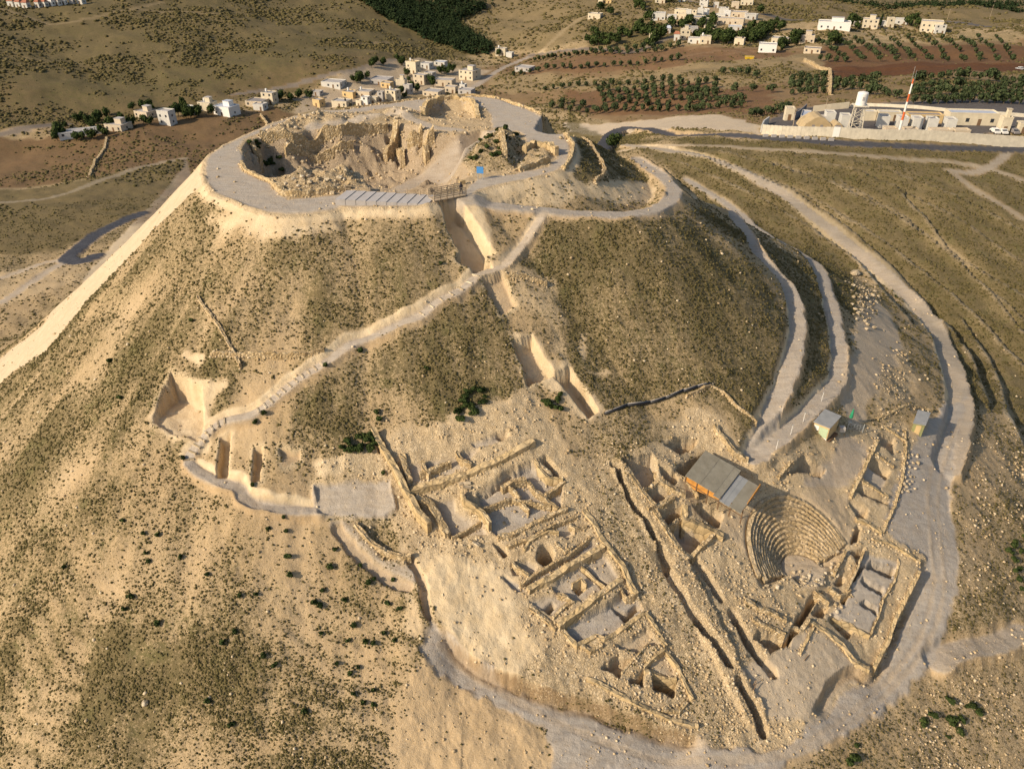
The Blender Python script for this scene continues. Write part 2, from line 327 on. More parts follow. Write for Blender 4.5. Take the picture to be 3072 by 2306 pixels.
path(V((1340,325),(1480,314),(1650,322),(1900,338),(2100,358),(2209,390)), 2.5, 3, dict(grey=.35, bare=.3), bench=False)
path(V((2211,300),(2130,365),(2050,370)), 2.5, 3, dict(grey=.6), bench=False)
path(V((2050,370),(2120,420),(2209,470)), 2.0, 0, dict(grey=.4), bench=False)
path(QB((1400,830),(1800,855),(2212,868))+QC((480,885),(900,918),(1400,945),(1800,962),(2205,968)), 6.0, 5, dict(asph=.95, grey=0, veg=0, red=0, bare=0))
path(QA((920,1385),(800,1430),(700,1480),(600,1535),(520,1600),(440,1660))+QD((440,20),(510,35),(620,0)), 5.0, 5, dict(asph=1, grey=0, veg=0, bare=0), bench=True)
path(QD((0,145),(150,95),(300,35),(420,30)), 2.5, 3, dict(grey=.6, bare=.2), bench=False)
path(QD((0,300),(150,210),(300,110),(420,40)), 2.8, 3, dict(grey=.7, bare=.1), bench=False)
path(QA((0,1305),(120,1300),(300,1285),(500,1240),(700,1180),(1000,1095),(1200,1060)), 4.0, 3, dict(bare=.5, grey=.3), bench=False)
path(QA((0,875),(200,845),(430,812)), 6, 5, dict(asph=.6, grey=.3), bench=False)
path(QA((1500,600),(1800,545),(2212,490))+QB((200,440),(350,400)), 4.5, 5, dict(asph=.4, grey=.4), bench=False)
path(QB((850,560),(960,500),(1100,400),(1230,345)), 5, 5, dict(grey=.8, asph=.1), bench=False)
path(QB((1230,340),(1500,330),(1850,345),(2000,300),(2212,215)), 5, 5, dict(asph=.5, grey=.3), bench=False)
path(QC((0,0),(400,60),(600,85),(1000,125),(1500,120),(1860,150),(2205,200)), 8, 5, dict(asph=.75, grey=.2), bench=False)
path(QC((0,320),(300,300),(450,330),(0,370)), 2, 0, dict(bare=.4), bench=False)
for q in [QA((0,60),(300,140),(560,130),(860,75)), QA((860,75),(1400,105)), QA((860,75),(1050,10)), QB((0,290),(300,280)), QB((1290,330),(1600,120)), QC((0,360),(300,320),(430,350)), QC((790,390),(840,415),(950,440))]:
    path(q, 3.0, 0, dict(bare=.5, veg=.1), bench=False)
path(V((2030,1425),(2075,1400),(2140,1392),(2209,1365)), 2.6, 3, dict(grey=.7, bare=.1, veg=0), side=.8)
# contour bands of the right flank
for q in [((1480,330),(1700,400),(1850,480),(2000,590),(2120,700),(2209,790)), ((1560,330),(1800,400),(1980,500),(2120,610),(2209,690)), ((1700,330),(1900,390),(2060,470),(2209,570)), ((1450,350),(1620,420),(1760,500),(1870,590),(1960,690)), ((2080,700),(2150,800),(2180,900),(2209,960)), ((1650,345),(1850,410),(2030,530),(2209,720)), ((1850,350),(2050,420),(2209,500)), ((1520,345),(1690,405),(1800,470),(1920,570),(2040,700),(2110,800)), ((1950,420),(2060,540),(2209,640)), ((2000,660),(2090,770),(2130,860))]:
    P = catmull(hit(V(*q)), 6); I = inbox(P, 8); d, _, s = pline(GX[I], GY[I], P); d = d+fbm(GX[I], GY[I], 6, 3, 2)*1.6
    a = sstep(1.6, .2, d); M['veg'][I] *= 1-.75*a; M['bare'][I] = np.maximum(M['bare'][I], .5*a)
    GZ[I] += -1.4*np.exp(-(d/2.2)**2)*np.sign(s)*.5

# ---- lower gravel road and yards
paint(V((720,1130),(760,1190),(820,1250),(885,1275),(900,1235),(840,1210),(790,1160),(745,1125)), .8, grey=.75, veg=.35, bare=0); trench(V((730,1140),(770,1190),(830,1240),(880,1265)), 1.2, .6); trench(V((885,1205),(908,1250),(925,1335)), .9, .8)
LOW = V((2085,860),(2062,960),(2048,1100),(2068,1200),(2062,1300),(2022,1420),(1900,1540),(1700,1640),(1600,1655),(1240,1655),(1180,1560),(1060,1500),(950,1450),(905,1400),(930,1330),(1010,1412),(1120,1480),(1320,1540),(1540,1607),(1680,1625),(1740,1580),(1830,1480),(1900,1450),(1950,1330),(1990,1220),(2000,1205),(1905,1140),(1940,1020),(1985,940),(2040,870))
paint(LOW, .6, grey=1.0, bare=0, veg=0, rub=.08); label(LOW, 4)
for off in (-9, 9):
    path([(x*1.38939+off*1.7, y*1.38939+off*.5) for x, y in ((2062,900),(2040,960),(2015,1060),(2022,1180),(2030,1260),(1995,1380),(1900,1490),(1760,1600),(1600,1640),(1400,1620),(1200,1540),(1060,1460),(960,1390))], .4, 0, dict(grey=.72), bench=False)
paint(V((1820,930),(1870,960),(1870,1020),(1830,1050),(1760,1060),(1720,1050),(1790,1000)), .8, grey=.65, bare=0, veg=0, rub=0)
paint(V((1880,640),(1930,690),(1950,760),(1880,870),(1860,930),(1830,920),(1810,830),(1840,760),(1850,700)), 1.2, grey=.5, bare=.25, veg=.05)
paint(V((1840,590),(1890,620),(1890,690),(1850,690)), .8, rub=1, bare=.3, veg=.2)
paint(V((1900,760),(1960,760),(1980,840),(1890,900),(1880,850)), 1.2, rub=.7, bare=.3, veg=.1)
paint(V((1600,1450),(1760,1350),(1860,1440),(1760,1570),(1660,1540)), .8, bare=.5, grey=.5, veg=0, rub=.1)
paint(V((1520,1100),(1640,1080),(1700,1060),(1840,1060),(1840,1140),(1790,1240),(1640,1220)), 1, veg=0, bare=.25, grey=.25, rub=.15)
TER = V((676,1045),(840,1030),(852,1090),(830,1116),(690,1108))
pit(TER, .3, tilt=.25, grey=.85); label(TER, 2); paint(TER, .5, bare=.4, grey=.85)
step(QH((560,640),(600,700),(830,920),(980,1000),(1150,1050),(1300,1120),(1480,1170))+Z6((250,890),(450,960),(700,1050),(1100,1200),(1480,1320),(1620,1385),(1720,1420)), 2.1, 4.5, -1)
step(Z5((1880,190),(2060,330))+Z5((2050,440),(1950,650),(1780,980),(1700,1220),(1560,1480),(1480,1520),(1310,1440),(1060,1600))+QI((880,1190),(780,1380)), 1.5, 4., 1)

# ---- excavation: rooms, shafts, trenches
pit(Z1((430,600),(980,480),(1150,400),(1230,420),(1000,640),(560,760),(480,720)), 1.1, .55, .6)
pit(Z1((1150,350),(1430,260),(1620,290),(1520,340),(1330,380),(1230,400)), .7, .6, .6)
pit(Z1((1430,258),(1540,245),(1610,290),(1500,320)), 2.0, .4, .5)
pit(Z1((1250,950),(1500,720),(1690,620),(1810,590),(1900,640),(2180,790),(2160,880),(2150,1100),(1760,1290),(1450,1370),(1330,1230),(1270,1050)), 1.3, .5, .75)
pit(Z1((730,1000),(980,900),(980,1060),(1120,1150),(1240,1200),(1330,1350),(930,1390),(850,1250)), 1.3, .5, .6)
pit(Z1((1910,540),(1980,520),(2190,740),(2120,760)), 2.2, .6, .2)
pit(Z1((1400,1450),(1440,1440),(1570,1560),(1520,1590)), 1.8, .6, .2)
pit(Z1((90,300),(170,310),(200,390),(140,470)), 1.8, .6, .1)
pit(Z2((40,830),(180,1000),(430,920),(740,760),(1080,500),(980,420),(700,620),(220,920)), .9, .55, .8)
pit(Z2((130,680),(300,650),(420,720),(230,830),(150,800)), 1.1, .5, .6)
pit(Z2((600,290),(770,260),(800,340),(760,400),(650,380)), .9, .5, .4)
_c = hit(Z2((500,600)))[0]
pit(Z2(*[(500+105*math.cos(a), 600+95*math.sin(a)) for a in np.linspace(0, 6.28, 17)[:-1]]), 5.5, .1, .2)
pit(Z2((530,960),(1120,545),(1330,840),(1150,960),(900,1130),(640,1010)), .9, .55, .6)
pit(Z2((910,740),(960,720),(1210,920),(1150,950)), 1.7, .55, .4)
pit(Z2((800,930),(900,870),(950,930),(870,1000)), 1.8, .5, .3)
pit(Z2((340,1110),(640,1000),(810,1130),(600,1290),(540,1260)), .7, .55, .6)
pit(Z2((470,1190),(590,1100),(620,1130),(540,1240)), 2.0, .5, .2)
pit(Z2((700,1400),(1240,1110),(1390,960),(1500,1060),(1560,1120),(1590,1240),(1120,1530),(1060,1480),(850,1580)), 1.1, .55, .85)
pit(Z2((1240,1120),(1310,1150),(1400,1200),(1520,1120),(1560,1135),(1390,1285)), 3.0, .5, .05)
pit(Z2((80,500),(560,270),(860,160),(830,210),(600,310),(330,430),(120,540)), .7, .6, .8)
pit(Z3((610,340),(930,270),(1000,400),(960,560),(830,640)), 1.8, .45, .4)
pit(Z3((860,690),(1000,590),(1140,660),(950,830)), 2.0, .4, .35)
pit(Z3((1020,910),(1170,800),(1290,820),(1290,890),(1100,990)), 3.0, .35, .1)
pit(Z3((1120,1030),(1290,910),(1330,1010),(1600,1080),(1370,1310),(1260,1220)), 2.6, .35, .55)
pit(Z3((1400,800),(1500,760),(1740,880),(1680,1010),(1480,880)), 2.8, .35, .2)
pit(Z3((490,340),(560,360),(640,560),(760,760),(900,960),(1040,1200),(1190,1400),(1110,1490),(1000,1250),(880,1050),(700,750),(600,560)), 1.7, .7, .25)
pit(Z3((1090,130),(1250,50),(1440,60),(1380,150),(1250,230)), 2.6, .4, .15)
pit(Z3((1020,380),(1240,480),(1180,600),(1060,520)), 2.2, .4, .2)
pit(Z3((1240,380),(1520,200),(1560,210),(1330,480),(1220,430)), 2.4, .35, .1)
pit(Z4((600,820),(780,620),(860,700),(1030,760),(960,860),(820,800)), 2.4, .4, .2)
pit(Z4((1610,380),(1790,430),(1760,600),(1600,500)), 1.5, .4, .45)
pit(Z4((1400,850),(1520,700),(1700,860),(1610,1020)), .6, .6, .7)
pit(Z4((1490,690),(1560,660),(1740,780),(1700,860)), 2.1, .4, .2)
pit(Z4((1330,1000),(1390,960),(1710,1125),(1690,1165)), 2.2, .5, .1)
pit(Z4((1370,1210),(1500,1210),(1450,1300),(1380,1290)), 2.0, .4, .2)
pit(Z4((1360,1380),(1415,1370),(1390,1540),(1310,1560)), 2.2, .4, .2)
pit(Z4((1290,1110),(1500,1200),(1450,1220),(1340,1200)), 1.2, .5, .3)
PLAT = Z5((1440,200),(1830,300),(1780,520),(1650,700),(1600,910),(1510,1100),(1080,880),(1290,650))
pit(PLAT, .1, tilt=.35, grey=.75)
pit(Z5((1495,350),(1545,280),(1800,380),(1750,480)), 2.6, .35, .35)
pit(Z5((1410,510),(1450,475),(1645,600),(1635,670)), 2.6, .35, .3)
pit(Z5((1410,770),(1450,725),(1585,830),(1575,880)), 2.2, .35, .3)
pit(Z5((1140,520),(1200,440),(1265,460),(1200,545)), 2.3, .35, .05)
pit(Z5((1185,740),(1255,630),(1290,640),(1230,760)), 2.3, .35, .05)
pit(Z5((1310,490),(1420,320),(1455,330),(1340,500)), 2.0, .4, .05)
pit(Z5((880,860),(950,770),(1060,780),(990,920)), 2.0, .4, .25)
pit(Z5((1050,940),(1120,890),(1330,1040),(1270,1120)), 2.2, .4, .2)
pit(Z5((560,1210),(720,900),(880,650),(945,680),(840,860),(600,1250)), 3.0, .5, .05)
pit(Z5((230,1160),(290,1100),(430,1120),(560,1180),(560,1250),(410,1330)), 2.2, .4, .1)
pit(Z5((1270,215),(1450,150),(1400,240)), 1.5, .4, .2)
pit(Z6((380,560),(560,430),(740,470),(610,620),(580,670)), 1.8, .5, .2)
pit(Z6((690,700),(850,600),(850,780)), 2.2, .4, .05)
pit(Z6((950,800),(960,640),(1060,610),(1220,690),(1190,880)), 2.6, .4, .05)
pit(Z6((870,540),(1090,380),(1210,560),(1190,660),(960,600)), .8, .55, .3)
pit(Z6((560,320),(880,140),(1050,320),(900,300),(790,400),(620,350)), .8, .55, .25)
trench(Z6((1450,20),(1600,250),(1790,530)), .9, 1.3); trench(Z6((1880,0),(1990,250),(2120,450)), .9, 1.3)
trench(Z5((0,880),(110,1080),(260,1330),(430,1530)), 1.1, 1.1); trench(Z3((1380,1330),(1540,1540),(1700,1800)), 1.0, 1.2)
trench([(2001,1700),(2050,1790),(2093,1858)], .9, .9); trench(Z6((1900,760),(2050,980),(2180,1250)), 1.0, 1.8)
trench(Z1((1640,640),(1560,700),(1450,780),(1260,900)), .5, .7)
pit(QB((640,1300),(740,1285),(840,1400),(900,1500),(990,1640),(900,1655),(800,1650),(760,1590),(690,1470)), 3.2, .8, .05)
pit(QE((740,0),(800,-60),(900,-20),(970,50),(860,85)), 3.5, .5, .05)
pit(QE((920,160),(1040,120),(1130,310),(1030,370)), 1.0, .7, .2)
pit(QE((1110,540),(1230,520),(1380,760),(1210,830),(1180,720)), 1.7, .75, .05)
pit(QE((1380,760),(1480,720),(1660,1000),(1600,1050),(1500,920)), 2.4, .7, .05)
pit(QD((1110,770),(1300,850),(1310,960),(1310,1080),(1280,1190),(1100,1140),(1000,1080),(1030,930)), .2, .10, .12, flat=1)
pit(QD((1430,1170),(1490,1140),(1470,1400),(1400,1420)), 1.6, .7, .0)
pit(QD((1645,1240),(1700,1240),(1690,1480),(1640,1480)), 1.3, .7, .0)
pit(QD((1820,1260),(1950,1270),(1940,1320),(1840,1380)), -.3, .2, .1, flat=1)
paint(QD((1430,1140),(1500,1130),(1490,1390),(1440,1420)), .4, bare=.6, veg=.1)

pit(Z3((1330,470),(1940,830),(2140,545),(1535,200)), 1.6, .2, .3)
P = catmull(hit(Z3((640,420),(800,720),(1000,1060),(1230,1420))+Z6((1690,330),(1860,680),(2060,1040))), 6); I = inbox(P, 5); d, _, _ = pline(GX[I], GY[I], P); d = d+fbm(GX[I], GY[I], 1.2, 3, 14)*.4
a = sstep(1.75, 1.15, d); GZ[I] += .55*a*sstep(-.4, -.1, GZ[I]-Z0[I]); M['rub'][I] = np.maximum(M['rub'][I], a*.9)
# ---- theatre bowl: carved, seats are an object of their own
TC = hit(Z5((790,330)))[0]; TCZ = float(H1(TC[0], TC[1]))-1.0; TR0, TR1 = 2.7, 7.4
def cavea(r, th):        # tiers rise from the orchestra to meet the slope at their outer edge
    zo = np.maximum(H1(TC[0]+TR1*np.cos(th), TC[1]+TR1*np.sin(th))-TCZ, .7)
    return TCZ+np.clip((r-TR0)/(TR1-TR0), 0, 1)*zo
I = inbox(np.array([TC, TC]), 12); x, y = GX[I]-TC[0], GY[I]-TC[1]; r_ = np.hypot(x, y); th = np.arctan2(y, x)
ang = (th-R(112)+math.pi) % (2*math.pi)-math.pi
sect = sstep(R(106), R(94), np.abs(ang))
a = sstep(7.9, 7.3, r_)*sect; fl = cavea(r_, th)-.4
GZ[I] = GZ[I]*(1-a)+np.minimum(fl, GZ[I]+1.5)*a
b = sstep(3.0, 2.5, r_); GZ[I] = GZ[I]*(1-b)+TCZ*b
M['veg'][I] *= 1-np.maximum(a, b); M['grey'][I] = M['grey'][I]*(1-b)+.5*b

# ---- natural roughness
smooth = np.clip(M['grey']+M['asph'], 0, 1)
GZ += fbm(GX, GY, 9, 4, 40)*.9*(1-smooth)*sstep(-1, 4, np.where(hd < 46, 5, 5))*np.where(hd < 31, .2, 1)
GZ += fbm(GX, GY, 1.6, 3, 50)*(.16+.22*M['rub'])*(1-smooth*.85)
GZ += fbm(GX, GY, 60, 3, 60)*6*sstep(220, 420, GY)
GZ += fbm(GX, GY, .5, 2, 70)*.10*(1-smooth*.5)*sstep(140, 90, dist)
# goat terraces along the contours, rills down the left slope
th_ = np.arctan2(GY-HC[1], GX-HC[0])
low = sstep(62, 80, hd)*sstep(140, 110, hd)*(GX < 15)
tz = (Z0+fbm(GX, GY, 14, 4, 80)*3.6)/1.6; tri = np.abs((tz % 1)-.5)*2
low = low*sstep(-.25, .3, fbm(GX, GY, 16, 3, 84)+.1)
GZ += (tri-.5)*.15*low
M['veg'] = np.clip(M['veg']+(.10-.2*sstep(.3, .8, tri))*low*(M['veg'] > .3), 0, 1)
rill = fbm(th_*28, hd*.12, 1.6, 3, 90)*sstep(34, 48, hd)*sstep(120, 90, hd)*(GX < -5)
GZ += rill*.45*(1-smooth); M['veg'] = np.clip(M['veg']+rill*.55*(M['veg'] > .15), 0, 1); M['bare'] = np.clip(M['bare']-rill*.22*(M['veg'] > .15), 0, 1)
M['veg'] = np.clip(M['veg']+fbm(GX, GY, 7, 4, 95)*.28*(M['veg'] > .1), 0, 1)

GZg = GZ.reshape(NR, NT); lr = np.log(rr)
def ground(x, y):
    x = np.atleast_1d(np.asarray(x, float)); y = np.atleast_1d(np.asarray(y, float))
    r = np.clip(np.hypot(x, y), rr[0], rr[-1]*.999); t = np.degrees(np.arctan2(x, y))
    i = np.clip(np.searchsorted(rr, r)-1, 0, NR-2); j = np.clip(np.searchsorted(ta, t)-1, 0, NT-2)
    fi = (r-rr[i])/(rr[i+1]-rr[i]); fj = np.clip((t-ta[j])/(ta[j+1]-ta[j]), 0, 1)
    a = GZg[i, j]*(1-fj)+GZg[i, j+1]*fj; b = GZg[i+1, j]*(1-fj)+GZg[i+1, j+1]*fj
    return a*(1-fi)+b*fi
def gz(x, y): return float(ground(x, y)[0])
def mask_at(k, x, y):
    r = np.clip(np.hypot(x, y), rr[0], rr[-1]*.999); t = np.degrees(np.arctan2(x, y))
    i = np.clip(np.searchsorted(rr, r)-1, 0, NR-1); j = np.clip(np.searchsorted(ta, t)-1, 0, NT-1)
    return M[k].reshape(NR, NT)[i, j]

# ------------------------------------------------------------------ materials
def newmat(name):
    m = bpy.data.materials.new(name); m.use_nodes = True
    return m, m.node_tree, m.node_tree.nodes['Principled BSDF']
def ramp(t, src, stops):
    n = t.nodes.new('ShaderNodeValToRGB'); e = n.color_ramp.elements
    while len(e) < len(stops): e.new(.5)
    for i, (p, c) in enumerate(stops): e[i].position = p; e[i].color = (*c, 1)
    t.links.new(src, n.inputs[0]); return n.outputs[0]
def nz(t, scale, det=3, vec=None, rough=.6):
    n = t.nodes.new('ShaderNodeTexNoise'); n.inputs['Scale'].default_value = scale; n.inputs['Detail'].default_value = det; n.inputs['Roughness'].default_value = rough
    if vec is not None: t.links.new(vec, n.inputs['Vector'])
    return n.outputs[0]
def mth(t, op, a, b=None, c=None):
    n = t.nodes.new('ShaderNodeMath'); n.operation = op
    for i, v in enumerate((a, b, c)):
        if v is None: continue
        if isinstance(v, (int, float)): n.inputs[i].default_value = v
        else: t.links.new(v, n.inputs[i])
    return n.outputs[0]
def mix(t, f, a, b, mode='MIX'):
    n = t.nodes.new('ShaderNodeMix'); n.data_type = 'RGBA'; n.blend_type = mode
    for k, v in ((0, f), (6, a), (7, b)):
        if isinstance(v, (int, float)): n.inputs[k].default_value = v
        elif isinstance(v, tuple): n.inputs[k].default_value = (*v, 1)
        else: t.links.new(v, n.inputs[k])
    return n.outputs[2]
def bump(t, p, h, dist=.1, st=.6):
    b = t.nodes.new('ShaderNodeBump'); b.inputs['Distance'].default_value = dist; b.inputs['Strength'].default_value = st
    t.links.new(h, b.inputs['Height']); t.links.new(b.outputs[0], p.inputs['Normal'])
def simple(name, col, var=.18, scale=3., rough=.85, bs=0.0, metal=0.):
    m, t, p = newmat(name); tc = t.nodes.new('ShaderNodeTexCoord').outputs['Object']
    a = tuple(c*(1-var) for c in col); b = tuple(min(1, c*(1+var)) for c in col)
    f = nz(t, scale, 5, tc)
    t.links.new(ramp(t, f, [(.3, a), (.7, b)]), p.inputs['Base Color']); p.inputs['Roughness'].default_value = rough; p.inputs['Metallic'].default_value = metal
    if bs: bump(t, p, nz(t, scale*4, 4, tc), bs, .7)
    return m
MAT = {}
def ground_material():
    m, t, p = newmat('hill_ground'); p.inputs['Roughness'].default_value = .95; p.inputs['Specular IOR Level'].default_value = .15
    geo = t.nodes.new('ShaderNodeNewGeometry').outputs['Position']
    def att(n):
        a = t.nodes.new('ShaderNodeAttribute'); a.attribute_name = n
        s = t.nodes.new('ShaderNodeSeparateColor'); t.links.new(a.outputs['Color'], s.inputs[0]); return s.outputs
    veg, bare, grey = att('mA'); red, green, rub = att('mB'); asph = att('mC')[0]
    big = nz(t, .12, 5, geo); mid = nz(t, .7, 5, geo); fine = nz(t, 3.2, 4, geo, .7); vfine = nz(t, 9., 3, geo, .7)
    soil = ramp(t, big, [(.3, (.45, .31, .16)), (.7, (.545, .395, .22))])
    soil = mix(t, ramp(t, mid, [(.35, (0, 0, 0)), (.75, (.35, .35, .35))]), soil, (.33, .235, .135))
    soil = mix(t, ramp(t, vfine, [(.5, (0, 0, 0)), (.68, (.75, .75, .75))]), soil, (.62, .49, .325))
    soil = mix(t, mth(t, 'MULTIPLY', veg, .6), soil, ramp(t, mid, [(.3, (.21, .168, .085)), (.7, (.34, .265, .145))]))
    chalk = ramp(t, mid, [(.3, (.62, .475, .28)), (.7, (.76, .615, .40))])
    col = mix(t, bare, soil, chalk)
    # rubble: pale stones with dark gaps
    vo = t.nodes.new('ShaderNodeTexVoronoi'); vo.inputs['Scale'].default_value = 3.4; vo.feature = 'DISTANCE_TO_EDGE'
    wob = t.nodes.new('ShaderNodeTexNoise'); wob.inputs['Scale'].default_value = 1.7; wob.inputs['Detail'].default_value = 5; t.links.new(geo, wob.inputs['Vector'])
    va = t.nodes.new('ShaderNodeVectorMath'); va.operation = 'MULTIPLY_ADD'; va.inputs[1].default_value = (.9, .9, .9); t.links.new(wob.outputs['Color'], va.inputs[0]); t.links.new(geo, va.inputs[2])
    t.links.new(va.outputs[0], vo.inputs['Vector'])
    vc = t.nodes.new('ShaderNodeTexVoronoi'); vc.inputs['Scale'].default_value = 3.4; t.links.new(va.outputs[0], vc.inputs['Vector'])
    sc_ = t.nodes.new('ShaderNodeSeparateColor'); t.links.new(vc.outputs['Color'], sc_.inputs[0])
    stone = ramp(t, sc_.outputs[0], [(.1, (.36, .265, .145)), (.5, (.52, .395, .225)), (.95, (.68, .55, .36))])
    gap = ramp(t, vo.outputs['Distance'], [(.02, (.45, .45, .45)), (.14, (1, 1, 1))])
    stone = mix(t, 1., stone, gap, 'MULTIPLY')
    col = mix(t, mth(t, 'MULTIPLY', rub, .6), col, stone)
    # red-brown field soil, grass, gravel, asphalt
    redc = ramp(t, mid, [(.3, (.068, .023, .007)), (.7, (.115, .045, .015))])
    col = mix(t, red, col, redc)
    grc = ramp(t, mid, [(.3, (.085, .07, .026)), (.7, (.145, .108, .046))])
    col = mix(t, green, col, grc)
    mp = t.nodes.new('ShaderNodeMapping'); mp.inputs['Scale'].default_value = (.5, 2.2, 1); mp.inputs['Rotation'].default_value = (0, 0, .5); t.links.new(geo, mp.inputs[0])
    streak = nz(t, .9, 5, mp.outputs[0], .7)
    grv = ramp(t, streak, [(.25, (.28, .235, .19)), (.5, (.40, .35, .285)), (.75, (.51, .455, .38))])
    grv = mix(t, ramp(t, vfine, [(.4, (0, 0, 0)), (.8, (.5, .5, .5))]), grv, (.53, .475, .40))
    col = mix(t, mth(t, 'MULTIPLY', grey, ramp(t, nz(t, .55, 6, geo, .7), [(.36, (.78, .78, .78)), (.55, (1, 1, 1))])), col, grv)
    asc = ramp(t, mid, [(.3, (.05, .052, .062)), (.7, (.085, .088, .1))])
    col = mix(t, asph, col, asc)
    # scrub speckle: two sizes of tufts whose cover follows the veg attribute
    th1 = mth(t, 'SUBTRACT', .66, mth(t, 'MULTIPLY', veg, .235))
    f1 = mth(t, 'MULTIPLY', mth(t, 'SUBTRACT', nz(t, 2.3, 6, geo, .78), th1), 18.); f1 = mth(t, 'MINIMUM', mth(t, 'MAXIMUM', f1, 0.), 1.)
    th2 = mth(t, 'SUBTRACT', .665, mth(t, 'MULTIPLY', veg, .235))
    f2 = mth(t, 'MULTIPLY', mth(t, 'SUBTRACT', nz(t, 5.2, 4, geo, .75), th2), 18.); f2 = mth(t, 'MINIMUM', mth(t, 'MAXIMUM', f2, 0.), 1.)
    on = mth(t, 'MULTIPLY', mth(t, 'GREATER_THAN', veg, .02), .85)
    vgc = ramp(t, nz(t, .35, 4, geo), [(.3, (.092, .080, .032)), (.5, (.14, .108, .048)), (.7, (.098, .094, .030))])
    th3 = mth(t, 'SUBTRACT', .665, mth(t, 'MULTIPLY', veg, .22))
    f3 = mth(t, 'MULTIPLY', mth(t, 'SUBTRACT', nz(t, .22, 8, geo, .78), th3), 7.); f3 = mth(t, 'MULTIPLY', mth(t, 'MINIMUM', mth(t, 'MAXIMUM', f3, 0.), 1.), mth(t, 'MINIMUM', mth(t, 'ADD', mth(t, 'ADD', red, green), .25), 1.))
    col = mix(t, mth(t, 'MULTIPLY', mth(t, 'MAXIMUM', mth(t, 'MAXIMUM', f1, f2), f3), on), col, vgc)
    t.links.new(col, p.inputs['Base Color'])
    hgt = mth(t, 'ADD', mth(t, 'MULTIPLY', fine, .5), mth(t, 'MULTIPLY', vfine, .35))
    hgt = mth(t, 'ADD', hgt, mth(t, 'MULTIPLY', mth(t, 'MULTIPLY', gap, rub), .8))
    bump(t, p, hgt, .22, .8)
    return m
MAT['ground'] = ground_material()
MAT['stone'] = None
def stone_material(name, a, b, c, sc1=2.4):
    m, t, p = newmat(name); p.inputs['Roughness'].default_value = .95; p.inputs['Specular IOR Level'].default_value = .15
    geo = t.nodes.new('ShaderNodeNewGeometry').outputs['Position']
    vc = t.nodes.new('ShaderNodeTexVoronoi'); vc.inputs['Scale'].default_value = sc1; t.links.new(geo, vc.inputs['Vector'])
    s = t.nodes.new('ShaderNodeSeparateColor'); t.links.new(vc.outputs['Color'], s.inputs[0])
    vo = t.nodes.new('ShaderNodeTexVoronoi'); vo.inputs['Scale'].default_value = sc1; vo.feature = 'DISTANCE_TO_EDGE'; t.links.new(geo, vo.inputs['Vector'])
    col = ramp(t, s.outputs[0], [(.05, a), (.5, b), (.95, c)])
    col = mix(t, ramp(t, nz(t, 5, 5, geo), [(.4, (0, 0, 0)), (.8, (.5, .5, .5))]), col, tuple(x*.62 for x in b))
    gap = ramp(t, vo.outputs['Distance'], [(.01, (.55, .55, .55)), (.07, (1, 1, 1))])
    t.links.new(mix(t, 1., col, gap, 'MULTIPLY'), p.inputs['Base Color'])
    bump(t, p, mth(t, 'ADD', vo.outputs['Distance'], mth(t, 'MULTIPLY', nz(t, 8, 4, geo), .25)), .25, .8)
    return m
MAT['stone'] = stone_material('old_limestone', (.40, .29, .15), (.52, .385, .21), (.62, .49, .30))
MAT['plaster'] = stone_material('earth_plaster', (.50, .37, .19), (.55, .41, .22), (.60, .46, .26), .8)
MAT['seat'] = stone_material('theatre_stone', (.42, .315, .175), (.50, .38, .22), (.58, .455, .285), 1.6)
MAT['rock'] = stone_material('loose_rock', (.42, .33, .20), (.55, .44, .29), (.66, .56, .40), .9)

# ------------------------------------------------------------------ object helpers
def link(name, verts, faces, mat, parent=None, smooth=False, loc=None):
    me = bpy.data.meshes.new(name); me.from_pydata([tuple(v) for v in verts], [], [tuple(f) for f in faces])
    mats = mat if isinstance(mat, (list, tuple)) else [mat]
    for m_ in mats: me.materials.append(m_)
    if smooth: me.polygons.foreach_set('use_smooth', [True]*len(me.polygons))
    o = bpy.data.objects.new(name, me); C.objects.link(o)
    if parent is not None: o.parent = parent
    if loc is not None: o.location = loc
    return o
def fast(name, V_, Fc, mat, smooth=False):      # numpy arrays, all faces same size
    me = bpy.data.meshes.new(name); n, k = Fc.shape
    me.vertices.add(len(V_)); me.vertices.foreach_set('co', np.ascontiguousarray(V_, np.float32).ravel())
    me.loops.add(n*k); me.loops.foreach_set('vertex_index', np.ascontiguousarray(Fc, np.int32).ravel())
    me.polygons.add(n); me.polygons.foreach_set('loop_start', np.arange(0, n*k, k, dtype=np.int32)); me.polygons.foreach_set('loop_total', np.full(n, k, np.int32))
    me.materials.append(mat); me.update(calc_edges=True)
    if smooth: me.polygons.foreach_set('use_smooth', np.ones(n, bool))
    o = bpy.data.objects.new(name, me); C.objects.link(o); return o
def colattr(me, name, arr):
    a = me.attributes.new(name, 'FLOAT_COLOR', 'POINT'); a.data.foreach_set('color', np.ascontiguousarray(arr, np.float32).ravel())
def tag(o, label=None, cat=None, group=None, kind=None):
    if label: o['label'] = label
    if cat: o['category'] = cat
    if group: o['group'] = group
    if kind: o['kind'] = kind
    return o
def empty(name, loc, rz=0, label=None, cat=None, group=None):
    o = bpy.data.objects.new(name, None); C.objects.link(o); o.location = loc; o.rotation_euler = (0, 0, rz); o.empty_display_size = .2
    return tag(o, label, cat, group)
